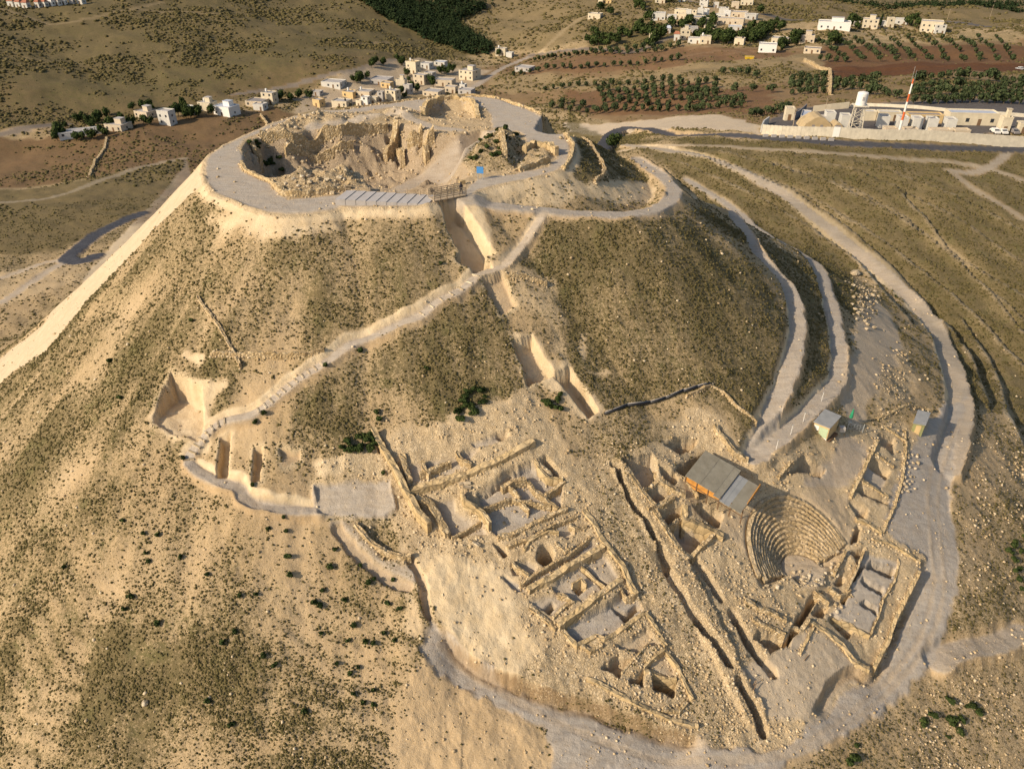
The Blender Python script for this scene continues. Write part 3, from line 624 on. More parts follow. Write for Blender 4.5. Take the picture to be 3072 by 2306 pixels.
class MB:
    def __init__(s): s.v = []; s.f = []
    def box(s, x0, x1, y0, y1, z0, z1, M_=None):
        n = len(s.v); P = [(x0,y0,z0),(x1,y0,z0),(x1,y1,z0),(x0,y1,z0),(x0,y0,z1),(x1,y0,z1),(x1,y1,z1),(x0,y1,z1)]
        if M_ is not None: P = [tuple(M_ @ Vector(q)) for q in P]
        s.v += P; s.f += [(n,n+3,n+2,n+1),(n+4,n+5,n+6,n+7),(n,n+1,n+5,n+4),(n+1,n+2,n+6,n+5),(n+2,n+3,n+7,n+6),(n+3,n,n+4,n+7)]; return s
    def bar(s, a, b, w, k=6, w2=None):
        a = Vector(a); b = Vector(b); d = (b-a).normalized(); u = d.orthogonal().normalized(); v = d.cross(u); n = len(s.v); w2 = w if w2 is None else w2
        for q, ww in ((a, w), (b, w2)):
            for i in range(k):
                t = 2*math.pi*i/k; s.v.append(tuple(q+u*math.cos(t)*ww+v*math.sin(t)*ww))
        for i in range(k): j = (i+1) % k; s.f.append((n+i, n+j, n+k+j, n+k+i))
        s.f.append(tuple(n+i for i in range(k))[::-1]); s.f.append(tuple(n+k+i for i in range(k))); return s
    def lathe(s, prof, k=20, c=(0, 0)):
        n = len(s.v)
        for r, z in prof:
            for i in range(k): t = 2*math.pi*i/k; s.v.append((c[0]+r*math.cos(t), c[1]+r*math.sin(t), z))
        for j in range(len(prof)-1):
            for i in range(k): q = (i+1) % k; s.f.append((n+j*k+i, n+j*k+q, n+(j+1)*k+q, n+(j+1)*k+i))
        s.f.append(tuple(n+i for i in range(k))[::-1]); s.f.append(tuple(n+(len(prof)-1)*k+i for i in range(k))); return s
    def quad(s, *p): n = len(s.v); s.v += list(p); s.f.append(tuple(range(n, n+len(p)))); return s
    def build(s, name, mat, parent=None, smooth=False): return link(name, s.v, s.f, mat, parent, smooth)

# ------------------------------------------------------------------ ground meshes
idx = np.arange(NV).reshape(NR, NT)
jn = (np.arange(NT)+1) % NT
quads = np.stack([idx[:-1].ravel(), idx[:-1][:, jn].ravel(), idx[1:][:, jn].ravel(), idx[1:].ravel()], 1)[:, ::-1]
VV = np.stack([GX, GY, GZ], 1)
mA = np.stack([M['veg'], M['bare'], M['grey'], np.ones(NV)], 1); mB = np.stack([M['red'], M['green'], M['rub'], np.ones(NV)], 1); mC = np.stack([M['asph']]*3+[np.ones(NV)], 1)
fl_ = LAB[quads[:, 0]]
for lab, nm in enumerate(('hillside_ground', 'walkway', 'footpath', 'dirt_road', 'gravel_road', 'asphalt_road')):
    q = quads[fl_ == lab]
    if lab == 0: q = np.concatenate([q])
    used = np.unique(q); mp_ = np.full(NV, -1); mp_[used] = np.arange(len(used))
    o = fast(nm, VV[used], mp_[q], MAT['ground'], smooth=True); tag(o, kind='structure')
    for an, ar in (('mA', mA), ('mB', mB), ('mC', mC)): colattr(o.data, an, ar[used])
#@@OBJECTS
# ------------------------------------------------------------------ ruin walls (each traced wall is a thing)
def gp(px):
    P = hit(px); return [(float(a), float(b), gz(a, b)) for a, b in P]
WP = []
def ruin_wall(name, label, px, th, h, mat='stone', cat='wall', group=None, rough=.35, onz=None):
    P = onplane(px, onz) if onz is not None else hit(px)
    Q_ = [P[0]]
    for a, b in zip(P[:-1], P[1:]):
        n = max(1, int(np.hypot(*(b-a))/.35))
        for k in range(1, n+1): Q_.append(a+(b-a)*k/n)
    Q_ = np.array(Q_); T = np.gradient(Q_, axis=0); T /= np.linalg.norm(T, axis=1)[:, None]+1e-9; N = np.stack([-T[:, 1], T[:, 0]], 1)
    Q_ = Q_+N*(fbm(Q_[:, 0], Q_[:, 1], 1.3, 3, 61)*.10*rough/.35)[:, None]
    cen = Q_.mean(0); o0 = np.array([cen[0], cen[1], gz(*cen)])
    gl = ground(*(Q_+N*th*.5).T); gr = ground(*(Q_-N*th*.5).T); gc = H1(Q_[:, 0], Q_[:, 1])
    g = np.maximum(np.maximum(gl, gr), np.minimum(gc, np.maximum(gl, gr)+.6))
    k5 = np.ones(5)/5
    if len(g) > 6: g = np.convolve(np.pad(g, 2, mode='edge'), k5, 'valid')
    top = g+h*(1+fbm(Q_[:, 0], Q_[:, 1], .9, 3, 63)*rough*2.2)+np.abs(fbm(Q_[:, 0], Q_[:, 1], 3.1, 2, 64))*rough*h*-.8
    v = []; f = []
    offs = (-.55, -.5, -.2, .2, .5, .55)
    for i in range(len(Q_)):
        tw = th*(1+rough*.5*fbm(np.array([Q_[i, 0]]), np.array([Q_[i, 1]]), .8, 2, 65)[0])
        for j, of in enumerate(offs):
            q = Q_[i]+N[i]*of*tw
            z = top[i]+(rnd.uniform(-.07, .07)) if 0 < j < 5 else min(gl[i], gr[i])-.35
            v.append((q[0]-o0[0]+rnd.uniform(-.03, .03), q[1]-o0[1]+rnd.uniform(-.03, .03), z-o0[2]))
    n = len(offs)
    for i in range(len(Q_)-1):
        for j in range(n-1): f.append((i*n+j, i*n+j+1, (i+1)*n+j+1, (i+1)*n+j))
    f.append(tuple(range(n))[::-1]); f.append(tuple((len(Q_)-1)*n+j for j in range(n)))
    for q, n2 in zip(Q_, N): WP.extend((q[0]+n2[0]*u, q[1]+n2[1]*u) for u in (rng.normal(size=6)*th*.6))
    o = link(name, v, f, MAT[mat], loc=tuple(o0)); return tag(o, label, cat, group)
W_ = 'ruin_wall'; G1 = 'excavated walls on the slope'
for px, th, h, m, lab in [
  (Z1((85,265),(170,420),(330,700),(430,900),(560,1130),(700,1310)), .65, 1.3, 'plaster', 'long tall mud wall running downhill between the grey terrace and the excavated rooms'),
  (Z1((400,480),(430,650),(480,780)), .7, .7, 'stone', 'short broken wall at the upper end of the narrow trench beside the tall mud wall'),
  (Z1((590,700),(760,630),(930,560)), .5, .4, 'stone', 'low row of pale stones lying inside the narrow upper trench'),
  (Z1((480,880),(800,790),(1100,700),(1350,620),(1600,500),(1850,380)), .9, .35, 'plaster', 'broad flat wall top between the narrow trench and the big excavated room'),
  (Z1((1060,930),(1090,1060),(1200,1110),(1290,1190),(1370,1330)), .45, 1.5, 'plaster', 'curved wall with a dark inner face at the left side of the big room'),
  (Z1((1250,1085),(1470,1015),(1600,955),(1690,985),(1800,1110)), .28, .35, 'stone', 'low bent wall crossing the floor of the big excavated room'),
  (Z1((1700,990),(1830,1010),(2040,1055)), .28, .35, 'stone', 'thin low wall branching right across the big room floor'),
  (Z1((1780,740),(1850,860),(1970,960),(2120,1100)), .45, .45, 'stone', 'wall dividing the big room from the two shaded rooms at its right'),
  (Z1((1975,930),(2080,870),(2190,800)), .5, .6, 'stone', 'short rubble wall separating the two shaded rooms right of the big room'),
  (Z1((1490,830),(1620,760),(1760,740)), .6, .5, 'stone', 'row of rough stones along the upper edge of the big room floor'),
  (Z1((1450,1400),(1600,1385),(1760,1300),(1990,1190),(2210,1090)), .6, .55, 'stone', 'block wall of large pale stones closing the big room on its lower side'),
  (Z1((940,1410),(1100,1320),(1260,1230)), .25, .25, 'stone', 'thin low wall on the grey floor left of the curved wall'),
  (Z1((540,960),(700,1010),(780,1150),(900,1380)), .9, .5, 'stone', 'ragged rubble wall between the tall mud wall and the grey sunken floor'),
  (Z1((1850,560),(1900,640),(2000,740),(2170,790)), .4, .5, 'plaster', 'bright earth wall beside the dark slot at the upper right of the big room'),
  (Z2((220,935),(480,770),(740,620),(1000,415)), .3, .5, 'stone', 'narrow wall along the upper side of the long grey corridor below the cistern'),
  (Z2((310,1000),(430,930),(560,865),(820,700),(1140,520)), .75, .7, 'plaster', 'thick straight bright wall along the lower side of the long grey corridor'),
  (Z2((930,110),(1030,260),(1130,440),(1240,580),(1345,720),(1440,940),(1510,1060)), .6, .8, 'plaster', 'long bright boundary wall on the right side of the stacked rooms'),
  (Z2((640,1400),(900,1220),(1150,1020),(1350,880)), .7, .55, 'plaster', 'straight bright cross wall above the wide grey room'),
  (Z2((330,1180),(480,1300),(620,1430)), .45, .5, 'stone', 'short stone wall at the left end of the stacked rooms'),
  (Z2((700,1430),(780,1540),(850,1620),(1060,1500),(1150,1560),(1400,1400),(1600,1250)), .5, .5, 'plaster', 'zigzag bright wall along the lower side of the wide grey room'),
  (Z2((1610,1250),(1720,1430),(1830,1630)), .45, .6, 'plaster', 'straight bright wall running downhill from the corner of the wide grey room'),
  (Z2((270,560),(320,470),(430,400),(540,350),(650,375)), .3, .7, 'plaster', 'curved thin wall with a dark face just above the round cistern'),
  (Z2((620,480),(720,570),(780,540)), .35, .4, 'stone', 'short pale wall right beside the round cistern'),
  (Z2((590,1310),(720,1170),(810,1140),(740,1070),(640,1040)), .35, .6, 'stone', 'hook shaped rough wall around the small stone filled cell'),
  (Z2((900,720),(960,770),(1060,860),(1160,950)), .25, .45, 'plaster', 'slim wall standing in the middle of the room below the corridor'),
  (Z2((800,925),(895,870),(960,935)), .25, .35, 'plaster', 'small corner of wall around the square pit in the middle room'),
  (Z2((80,510),(330,430),(560,285),(860,175)), .35, .35, 'stone', 'low wall bordering the narrow grey passage above the cistern'),
  (Z3((610,370),(720,520),(850,700),(970,850)), .6, .5, 'stone', 'rubble wall on the right lip of the long diagonal trench, upper half'),
  (Z3((960,880),(1040,1000),(1110,1090),(1260,1290),(1380,1350)), .7, .5, 'stone', 'rubble wall on the right lip of the long diagonal trench, lower half'),
  (Z3((830,670),(910,610),(1010,560)), .45, .5, 'stone', 'short wall between the two small square pits beside the diagonal trench'),
  (Z3((1000,400),(1040,560),(1170,640),(1310,710)), .8, .45, 'stone', 'thick crooked rubble wall left of the roofed shed'),
  (Z3((890,880),(1050,820),(1180,740)), .5, .55, 'stone', 'earth ridge between the small square pit and the deep pit below it'),
  (Z3((1110,1010),(1200,960),(1290,900)), .4, .4, 'stone', 'narrow ridge above the largest of the pits near the shed'),
  (Z3((1300,800),(1310,960),(1480,1020),(1620,1080),(1730,1150)), .8, .6, 'plaster', 'bright earth wall between the deep pits below the roofed shed'),
  (Z3((1380,1340),(1500,1250),(1630,1110)), .5, .55, 'stone', 'stone wall closing the largest pit on its lower right side'),
  (Z3((1270,500),(1400,620),(1450,720)), .45, .6, 'plaster', 'short bright earth spur below the left corner of the shed roof'),
  (Z4((1640,295),(1770,370),(1900,455)), .6, .55, 'plaster', 'bright earth bank above the topmost pit beside the gravel road'),
  (Z4((1590,470),(1490,680),(1390,880),(1290,1080)), .45, .5, 'plaster', 'bright wall between the theatre yard and the row of pits by the road'),
  (Z4((1900,340),(1905,560),(1860,900),(1780,1180),(1650,1470)), .35, .5, 'plaster', 'straight wall edge along the gravel road beside the row of pits'),
  (Z4((1420,930),(1560,1010),(1705,1085)), .45, .45, 'plaster', 'bright cross wall just above the long dark slot in the row of pits'),
  (Z4((1540,600),(1650,660),(1770,750)), .5, .45, 'stone', 'cross wall between the topmost pit and the grey floored cell'),
  (Z4((1590,210),(1700,180),(1830,110),(1980,65),(2120,80),(2200,110)), .35, .45, 'plaster', 'low curving field wall beside the green hut'),
  (Z4((640,710),(560,790),(490,880)), .4, .4, 'stone', 'short stone row left of the square pit above the theatre'),
  (Z4((1360,1310),(1500,1370),(1640,1470)), .6, .5, 'plaster', 'bright cross wall at the lower end of the row of pits'),
  (Z5((1540,60),(1650,90),(1800,150),(1900,230),(2060,330)), .45, .5, 'plaster', 'curved wall joining the gravel road above the grey stable platform'),
  (Z5((2050,440),(1950,650),(1780,980),(1700,1220),(1560,1480)), .45, .5, 'plaster', 'long retaining wall between the rubble strip and the gravel road'),
  (Z5((730,1340),(830,1150),(890,1030)), .3, .5, 'plaster', 'thin straight wall left of the white terrace by the road'),
  (Z5((840,960),(1010,1080),(1200,1230),(1320,1400),(1500,1510)), .6, .5, 'plaster', 'broad bright wall above the white terrace by the road'),
  (Z5((1520,1110),(1610,905),(1660,710),(1785,530),(1835,310)), .22, .3, 'plaster', 'thin kerb wall along the road side of the grey stable platform'),
  (Z5((1080,885),(1300,1010),(1505,1130)), .22, .3, 'plaster', 'thin kerb wall along the lower side of the grey stable platform'),
  (Z6((225,680),(500,830),(800,980),(1200,1150),(1450,1200)), .45, .55, 'plaster', 'long straight wall above the dark bank of the lower gravel road'),
  (Z6((850,560),(960,470),(1085,365)), .3, .45, 'plaster', 'short wall above the lowest open chamber, leaning left'),
  (Z6((1090,370),(1230,560),(1390,930)), .4, .55, 'plaster', 'wall running downhill on the right of the lowest open chamber'),
  (Z6((610,620),(750,470),(905,300)), .22, .5, 'stone', 'slim dark wall between the two lowest triangular chambers'),
  (Z6((860,600),(960,600),(1090,650),(1215,690)), .4, .25, 'plaster', 'whitish wall top along the back of the lowest open chamber'),
]:
    ruin_wall(W_, lab, px, th*.9, h*(.62 if h > 1.2 else .38), m, group=G1)
# EXTRA
for px, th, h, lab in [
  (Z5((1240,200),(1180,330),(1120,440)), .3, .5, 'low wall at the right edge of the theatre floor'),
  (Z5((1060,600),(1180,700),(1300,640)), .3, .45, 'bent low wall between theatre floor and grey platform'),
  (Z5((900,650),(960,700),(1060,780)), .3, .5, 'short wall at the top of the long brown slot below the theatre'),
  (Z5((640,1010),(760,1060),(840,960)), .35, .5, 'short wall on the right lip of the long brown slot'),
  (Z5((130,760),(260,830),(420,900),(580,980)), .5, .55, 'crumbling wall above the round scoop left of the long brown slot'),
  (Z5((210,960),(330,1030),(470,1090),(560,1170)), .5, .5, 'crumbling wall along the upper rim of the round scoop'),
  (Z5((1440,200),(1390,330),(1330,470),(1250,640)), .25, .35, 'straight kerb wall on the theatre side of the grey platform'),
  (Z6((130,300),(260,400),(390,330)), .4, .4, 'short bent wall left of the lowest triangular chambers'),
  (Z6((1060,1020),(1240,1060),(1330,950)), .35, .35, 'low stub of wall right below the lowest open chamber'),
  (Z1((1180,1060),(1250,1160),(1330,1230)), .3, .35, 'thin inner wall beside the curved wall of the big room'),
  (Z1((1560,800),(1640,880),(1700,960)), .3, .4, 'short inner wall in the upper part of the big room'),
  (Z1((620,560),(640,650),(700,720)), .4, .45, 'stub wall crossing the narrow upper trench'),
  (Z1((1000,470),(1060,560),(1160,620)), .4, .45, 'crooked stub wall near the right end of the narrow upper trench'),
  (Z2((140,690),(230,770),(320,840)), .3, .4, 'small wall beside the grey cell left of the cistern'),
  (Z2((770,270),(830,330),(960,300)), .3, .4, 'small bent wall at the upper right corner above the cistern'),
  (Z2((1000,1050),(1080,1140)), .3, .35, 'tiny wall stub above the wide grey room'),
  (Z2((1330,980),(1400,1080),(1480,1060)), .3, .4, 'small wall around the deep pit at the end of the wide grey room'),
]:
    ruin_wall(W_, lab, px, th, h*.7, 'stone', group=G1)
for px, th, h, m, lab, z in [
  (QA((1790,1225),(1830,1262),(1900,1272),(2000,1265),(2212,1235))+QB((60,1225)), .6, .8, 'stone', 'bright stone parapet in front of the rubble heap on the near crater rim', 0),
  (QA((1568,1060),(1590,1110),(1680,1150),(1762,1185),(1790,1225)), .45, .5, 'plaster', 'pale kerb wall on the left part of the crater rim', 0),
  (QB((530,745),(545,690),(620,655),(720,643),(830,652),(872,695),(885,770)), .8, .8, 'plaster', 'horseshoe shaped ochre wall of a ruined room at the far side of the summit', 0),
  (QB((1185,1010),(1250,962),(1340,978),(1395,1012)), .7, 1.2, 'plaster', 'bright curved wall stub on the round overgrown mound', 0),
  (QB((1035,930),(1050,1010),(1060,1080)), .7, .9, 'stone', 'upright masonry pillar wall on the overgrown mound', 0),
  (QB((1150,1110),(1250,1085),(1350,1060)), .5, .6, 'stone', 'row of pale blocks along the path at the foot of the mound', 0),
  (QB((1320,762),(1400,822),(1462,884),(1504,945),(1486,1050),(1440,1095)), .4, .5, 'plaster', 'low parapet along the outer right edge of the summit walkway', 0),
  (QB((0,708),(200,680),(400,653),(600,629),(800,615),(950,623),(1080,653),(1200,698),(1310,752)), .35, .28, 'plaster', 'low parapet along the far edge of the summit walkway', 0),
]:
    ruin_wall('parapet' if 'parapet' in lab else 'ruin_wall', lab, px, th, h, m, onz=z)
# CRATERW
for px, th, h, lab in [
  (QB((360,870),(350,920),(330,970),(345,1000)), 1.0, 1.9, 'left one of the two masonry buttresses on the far crater wall'),
  (QB((520,860),(500,910),(470,960),(440,985)), 1.0, 2.0, 'right one of the two masonry buttresses on the far crater wall'),
  (QB((600,880),(570,940),(540,1000),(560,1040)), .8, 1.6, 'broken wall between the buttresses and the crater ramp'),
  (QB((330,1010),(300,1030),(290,1075)), .7, 1.2, 'left jamb of the small dark cave opening in the crater'),
  (QB((370,1010),(400,1035),(400,1080)), .7, 1.2, 'right jamb of the small dark cave opening in the crater'),
  (QA((1690,890),(1900,915),(2090,885),(2212,860))+QB((120,850),(300,835)), .7, .9, 'long ledge wall halfway up the far side of the crater'),
  (QA((1850,1000),(2000,1010),(2212,1000))+QB((80,990)), .6, .8, 'low terrace wall on the crater floor'),
  (QA((1640,960),(1660,1020),(1700,1075)), .8, 1.4, 'curved dark wall at the left end of the crater'),
]:
    ruin_wall('crater_wall', lab, px, th, h, 'stone')
for px, th, h, lab in [
  (QB((1500,860),(1600,930),(1655,1000),(1712,1110),(1690,1160),(1640,1190)), .35, .4, 'thin stone terrace wall on the dark slope right of the summit'),
  (QA((700,920),(680,980),(625,1060),(585,1165)), 1.0, .9, 'dry stone field wall dividing the brown field left of the hill'),
  (QA((1690,745),(1735,800)), .8, .8, 'short field wall behind the left edge of the summit walkway'),
  (QC((790,385),(840,412),(950,440),(960,470),(955,600)), 1.0, .9, 'crooked dry stone wall between the red field and the olive grove'),
  (QB((340,1090),(1500,1090))[:0] or QF((20,935),(90,905),(180,855)), .3, .35, 'low stone line leading to the end of the black pipe'),
  (QF((185,858),(260,900),(350,990),(480,1090)), .25, .35, 'thin stone kerb running from the black pipe down to the lower road'),
  (QF((200,1130),(260,1210),(330,1290),(420,1340)), .5, .7, 'dark retaining wall between the shed roof and the road bend'),
  (QD((1370,665),(1650,640),(1800,640),(1980,640),(2100,610)), .3, .35, 'faint stone terrace line left of the footpath'),
  (QD((1280,280),(1400,450),(1500,610),(1560,720)), .3, .3, 'straight thin stone line running down the left slope'),
  (QE((1075,150),(1200,160),(1330,190)), .4, .5, 'short stone wall below the cave mouth, right of the footpath'),
  (QH((90,80),(170,180),(260,250),(380,295),(450,290)), .4, .5, 'curved earth bank below the small grey terrace'),
]:
    ruin_wall('stone_wall', lab, px, th, h, 'stone')

# ------------------------------------------------------------------ theatre
th0 = empty('theatre', (TC[0], TC[1], TCZ), 0, 'small semicircular stone theatre with curved rows of seats cut into the slope', 'theatre')
def seat_row(i):
    r0 = TR0+.39*i; r1 = r0+.41; a0 = 112-88+rnd.uniform(0, 6); a1 = 112+98-rnd.uniform(0, 8); v = []; f = []; n = 72
    A_ = np.radians(np.linspace(a0, a1, n+1)); Zr = cavea(np.full(n+1, r0+.2), A_)-TCZ; Zp = cavea(np.full(n+1, max(TR0-.1, r0-.19)), A_)-TCZ
    for k in range(n+1):
        c, s = math.cos(A_[k]), math.sin(A_[k]); wob = .06*math.sin(k*.5+i)+rnd.uniform(-.03, .03); dz = rnd.uniform(-.03, .02)-(.1 if rnd.random() < .1 else 0)+.06
        for r, z in ((r0+wob*.5, min(Zr[k]-.5, Zp[k]-.1)), (r0+wob*.5, Zr[k]+dz), (r1+.08, Zr[k]+dz), (r1+.08, Zr[k]-.6)): v.append((r*c, r*s, z))
    for k in range(n):
        for j in range(3): f.append((k*4+j, k*4+4+j, k*4+5+j, k*4+1+j))
    f.append((0, 1, 2, 3)); f.append((n*4+3, n*4+2, n*4+1, n*4))
    link('seat_row', v, f, MAT['seat'], th0)
for i in range(12): seat_row(i)

def step_bars(label, pts, pitch, wd, matn='rock'):
    P = catmull(hit(pts), 8); L = np.concatenate([[0], np.cumsum(np.hypot(*np.diff(P, axis=0).T))]); c = P[0]; z0 = gz(*c); v = []; f = []
    for u in np.arange(.3, L[-1], pitch):
        p = np.array([np.interp(u, L, P[:, 0]), np.interp(u, L, P[:, 1])]); q = np.array([np.interp(u+.2, L, P[:, 0]), np.interp(u+.2, L, P[:, 1])]); d = (q-p)/np.hypot(*(q-p)+1e-9); n = np.array([-d[1], d[0]]); z = gz(*p)-z0; i = len(v)
        for zz in (z-.2, z+.12):
            for a, b in ((-1, -.09), (1, -.09), (1, .09), (-1, .09)): w2 = p+n*a*wd/2+d*b-c; v.append((w2[0], w2[1], zz))
        f += [(i,i+3,i+2,i+1),(i+4,i+5,i+6,i+7),(i,i+1,i+5,i+4),(i+1,i+2,i+6,i+5),(i+2,i+3,i+7,i+6),(i+3,i,i+4,i+7)]
    o = link('path_steps', v, f, MAT[matn], loc=(c[0], c[1], z0)); tag(o, label, 'steps')
step_bars('pale step edges across the footpath around its leftmost bend', V((490,905),(455,925),(430,955),(408,990),(412,1003)), .75, 1.2)
step_bars('pale step edges across the steep footpath stretch left of its middle', V((700,785),(640,820),(580,870),(550,890)), .85, 1.1)
step_bars('pale step edges at the top of the footpath below the cave mouth', V((1030,592),(1000,620),(940,655),(900,685)), 1.5, 1.1)
# ------------------------------------------------------------------ scattered scrub and rubble
def blob(nv=12):
    t = (1+5**.5)/2
    v = np.array([(-1,t,0),(1,t,0),(-1,-t,0),(1,-t,0),(0,-1,t),(0,1,t),(0,-1,-t),(0,1,-t),(t,0,-1),(t,0,1),(-t,0,-1),(-t,0,1)], float); v /= np.linalg.norm(v[0])
    f = np.array([(0,11,5),(0,5,1),(0,1,7),(0,7,10),(0,10,11),(1,5,9),(5,11,4),(11,10,2),(10,7,6),(7,1,8),(3,9,4),(3,4,2),(3,2,6),(3,6,8),(3,8,9),(4,9,5),(2,4,11),(6,2,10),(8,6,7),(9,8,1)])
    return v, f
BV, BF = blob()
def scatter(name, X, Y, S, flat, mat, seed, sink=.25, jit=.28):
    g = np.random.default_rng(seed); n = len(X); Zg = ground(X, Y)
    v = BV[None]*(1+g.uniform(-jit, jit, (n, 12, 1))); v = v*(S[:, None, None]*np.stack([np.ones(n), g.uniform(.7, 1.2, n), flat*g.uniform(.7, 1.3, n)], 1)[:, None, :])
    a = g.uniform(0, 6.28, n); c, s = np.cos(a)[:, None], np.sin(a)[:, None]
    x = v[..., 0]*c-v[..., 1]*s; y = v[..., 0]*s+v[..., 1]*c
    P = np.stack([x+X[:, None], y+Y[:, None], v[..., 2]+Zg[:, None]+(S*flat*(1-2*sink)*.6)[:, None]], -1).reshape(-1, 3)
    F_ = (BF[None]+(np.arange(n)*12)[:, None, None]).reshape(-1, 3)
    o = fast(name, P, F_, mat); t = np.repeat(g.random(n), 12)
    colattr(o.data, 'tint', np.stack([t, t, t, np.ones_like(t)], 1)); return o
def tinted(name, stops, sc_=6., var=.35):
    m, t, p = newmat(name); p.inputs['Roughness'].default_value = .95; p.inputs['Specular IOR Level'].default_value = .1
    a = t.nodes.new('ShaderNodeAttribute'); a.attribute_name = 'tint'
    geo = t.nodes.new('ShaderNodeNewGeometry').outputs['Position']
    f = mth(t, 'ADD', mth(t, 'MULTIPLY', a.outputs['Fac'], 1-var), mth(t, 'MULTIPLY', nz(t, sc_, 3, geo), var))
    t.links.new(ramp(t, f, stops), p.inputs['Base Color']); return m
MAT['scrub'] = tinted('dry_scrub', [(.1, (.062, .054, .020)), (.5, (.105, .086, .034)), (.9, (.16, .13, .055))])
MAT['rubble'] = tinted('rubble_stone', [(.1, (.34, .25, .14)), (.5, (.50, .38, .22)), (.9, (.66, .55, .38))])
def cand(n, r0, r1, seed, tmax=53):
    g = np.random.default_rng(seed); r = np.exp(g.uniform(math.log(r0), math.log(r1), n)); t = np.radians(g.uniform(-tmax, tmax, n))
    return r*np.sin(t), r*np.cos(t), g
X, Y, g = cand(1300000, 38, 320, 11)
pv = mask_at('veg', X, Y)*(1-np.clip(mask_at('grey', X, Y)+mask_at('asph', X, Y), 0, 1))
cl = fbm(X, Y, 2.6, 3, 101)*1.0+.5
k = g.random(len(X)) < np.clip(pv, 0, 1)**1.6*np.clip(cl*1.0+.1, 0.1, 1)*.8
X, Y = X[k], Y[k]; rd = np.hypot(X, Y)
S = (.045+.12*g.random(len(X))**2.8)*(1+np.clip((rd-60)/110, 0, 1.4))
if len(X) > 300000: X, Y, S = X[:300000], Y[:300000], S[:300000]
print('scrub', len(X))
tag(scatter('scrub', X, Y, S, .62, MAT['scrub'], 12), 'low dry scrub dotted all over the slopes', 'scrub', kind='stuff')
X, Y, g = cand(520000, 290, 900, 31, 50)
pv = mask_at('veg', X, Y)*(1-np.clip(mask_at('grey', X, Y)+mask_at('asph', X, Y)+mask_at('bare', X, Y), 0, 1)); cl = fbm(X, Y, 30, 4, 131)+.5
k = g.random(len(X)) < np.clip(pv, 0, 1)**1.5*np.clip(cl*2.4-.75, 0.02, 1)*.75
X, Y = X[k], Y[k]; S = (.3+.8*g.random(len(X))**2.5)*np.hypot(X, Y)/420
tag(scatter('far_scrub', X, Y, S, .55, MAT['scrub'], 32), 'dark scrub and rocks sprinkled over the far hillsides', 'scrub', kind='stuff')
X, Y, g = cand(420000, 38, 175, 21)
pr = mask_at('rub', X, Y); k = g.random(len(X)) < (pr**1.3*.36+.014)*(1-.97*np.clip(mask_at('asph', X, Y), 0, 1))*np.clip(fbm(X, Y, 3, 3, 102)*2+.75, .1, 1.3)
X, Y = np.concatenate([X[k], [p[0] for p in WP]]), np.concatenate([Y[k], [p[1] for p in WP]]); S = (.045+.15*g.random(len(X))**3.0)*(1+np.clip((np.hypot(X, Y)-70)/120, 0, .6))
tag(scatter('rubble', X, Y, S, .75, MAT['rubble'], 22, jit=.42), 'loose pale rubble strewn over the ruins', 'rubble', kind='stuff')
# ------------------------------------------------------------------ palette for built things
for k, c, v, s_, r in [('wood', (.50, .23, .045), .3, 2., .8), ('dkwood', (.17, .10, .05), .3, 5, .9), ('post', (.42, .33, .22), .25, 6, .9), ('white', (.74, .72, .66), .06, 3, .7),
  ('cream', (.60, .52, .37), .1, .6, .9), ('ochre', (.58, .42, .20), .12, .6, .9), ('beige', (.55, .46, .33), .12, .6, .9), ('greyw', (.42, .39, .35), .12, .6, .9), ('palew', (.56, .54, .48), .08, .6, .9),
  ('roofgrey', (.40, .37, .34), .15, .5, .9), ('roofdark', (.24, .22, .21), .15, .5, .9), ('roofred', (.34, .13, .07), .2, 1, .85), ('roofblue', (.44, .47, .53), .1, .5, .6), ('glass', (.035, .04, .045), .2, 2, .35),
  ('concrete', (.58, .52, .40), .15, .7, .92), ('step', (.43, .40, .37), .1, 1.5, .9), ('metal', (.33, .34, .33), .15, 3, .5), ('black', (.02, .02, .022), .2, 3, .5), ('redp', (.62, .13, .03), .1, 3, .6),
  ('tan', (.44, .33, .18), .12, .8, .95), ('blue', (.06, .24, .55), .1, 3, .5), ('green', (.02, .26, .12), .2, 3, .7), ('olive', (.26, .26, .11), .2, 1.2, .85), ('yellow', (.62, .42, .02), .1, 1, .6), ('panelgreen', (.42, .52, .33), .08, 2, .6),
  ('skin', (.45, .27, .17), .1, 8, .7), ('cloth', (.03, .03, .04), .2, 8, .9), ('bark', (.12, .085, .05), .3, 4, .95)]:
    MAT[k] = simple(k+'_paint' if k in ('white', 'redp', 'blue', 'yellow') else k+'_surface', c, v, s_, r)
def corrugated(name, a, b, scale, rot=0.):
    m, t, p = newmat(name); tc = t.nodes.new('ShaderNodeTexCoord').outputs['Object']
    wv = t.nodes.new('ShaderNodeTexWave'); wv.inputs['Scale'].default_value = scale; wv.inputs['Distortion'].default_value = .1
    mp = t.nodes.new('ShaderNodeMapping'); mp.inputs['Rotation'].default_value = (0, 0, rot); t.links.new(tc, mp.inputs[0]); t.links.new(mp.outputs[0], wv.inputs['Vector'])
    f = mth(t, 'ADD', mth(t, 'MULTIPLY', nz(t, .9, 5, tc), .8), mth(t, 'MULTIPLY', wv.outputs[0], .2))
    t.links.new(ramp(t, f, [(.3, a), (.75, b)]), p.inputs['Base Color']); p.inputs['Roughness'].default_value = .7
    bump(t, p, wv.outputs[0], .05, .6); return m
MAT['sheet'] = corrugated('weathered_roof_sheet', (.20, .175, .12), (.34, .31, .235), 3., -.62)
MAT['sheet2'] = corrugated('grey_roof_sheet', (.25, .255, .25), (.40, .40, .38), 3., .35)

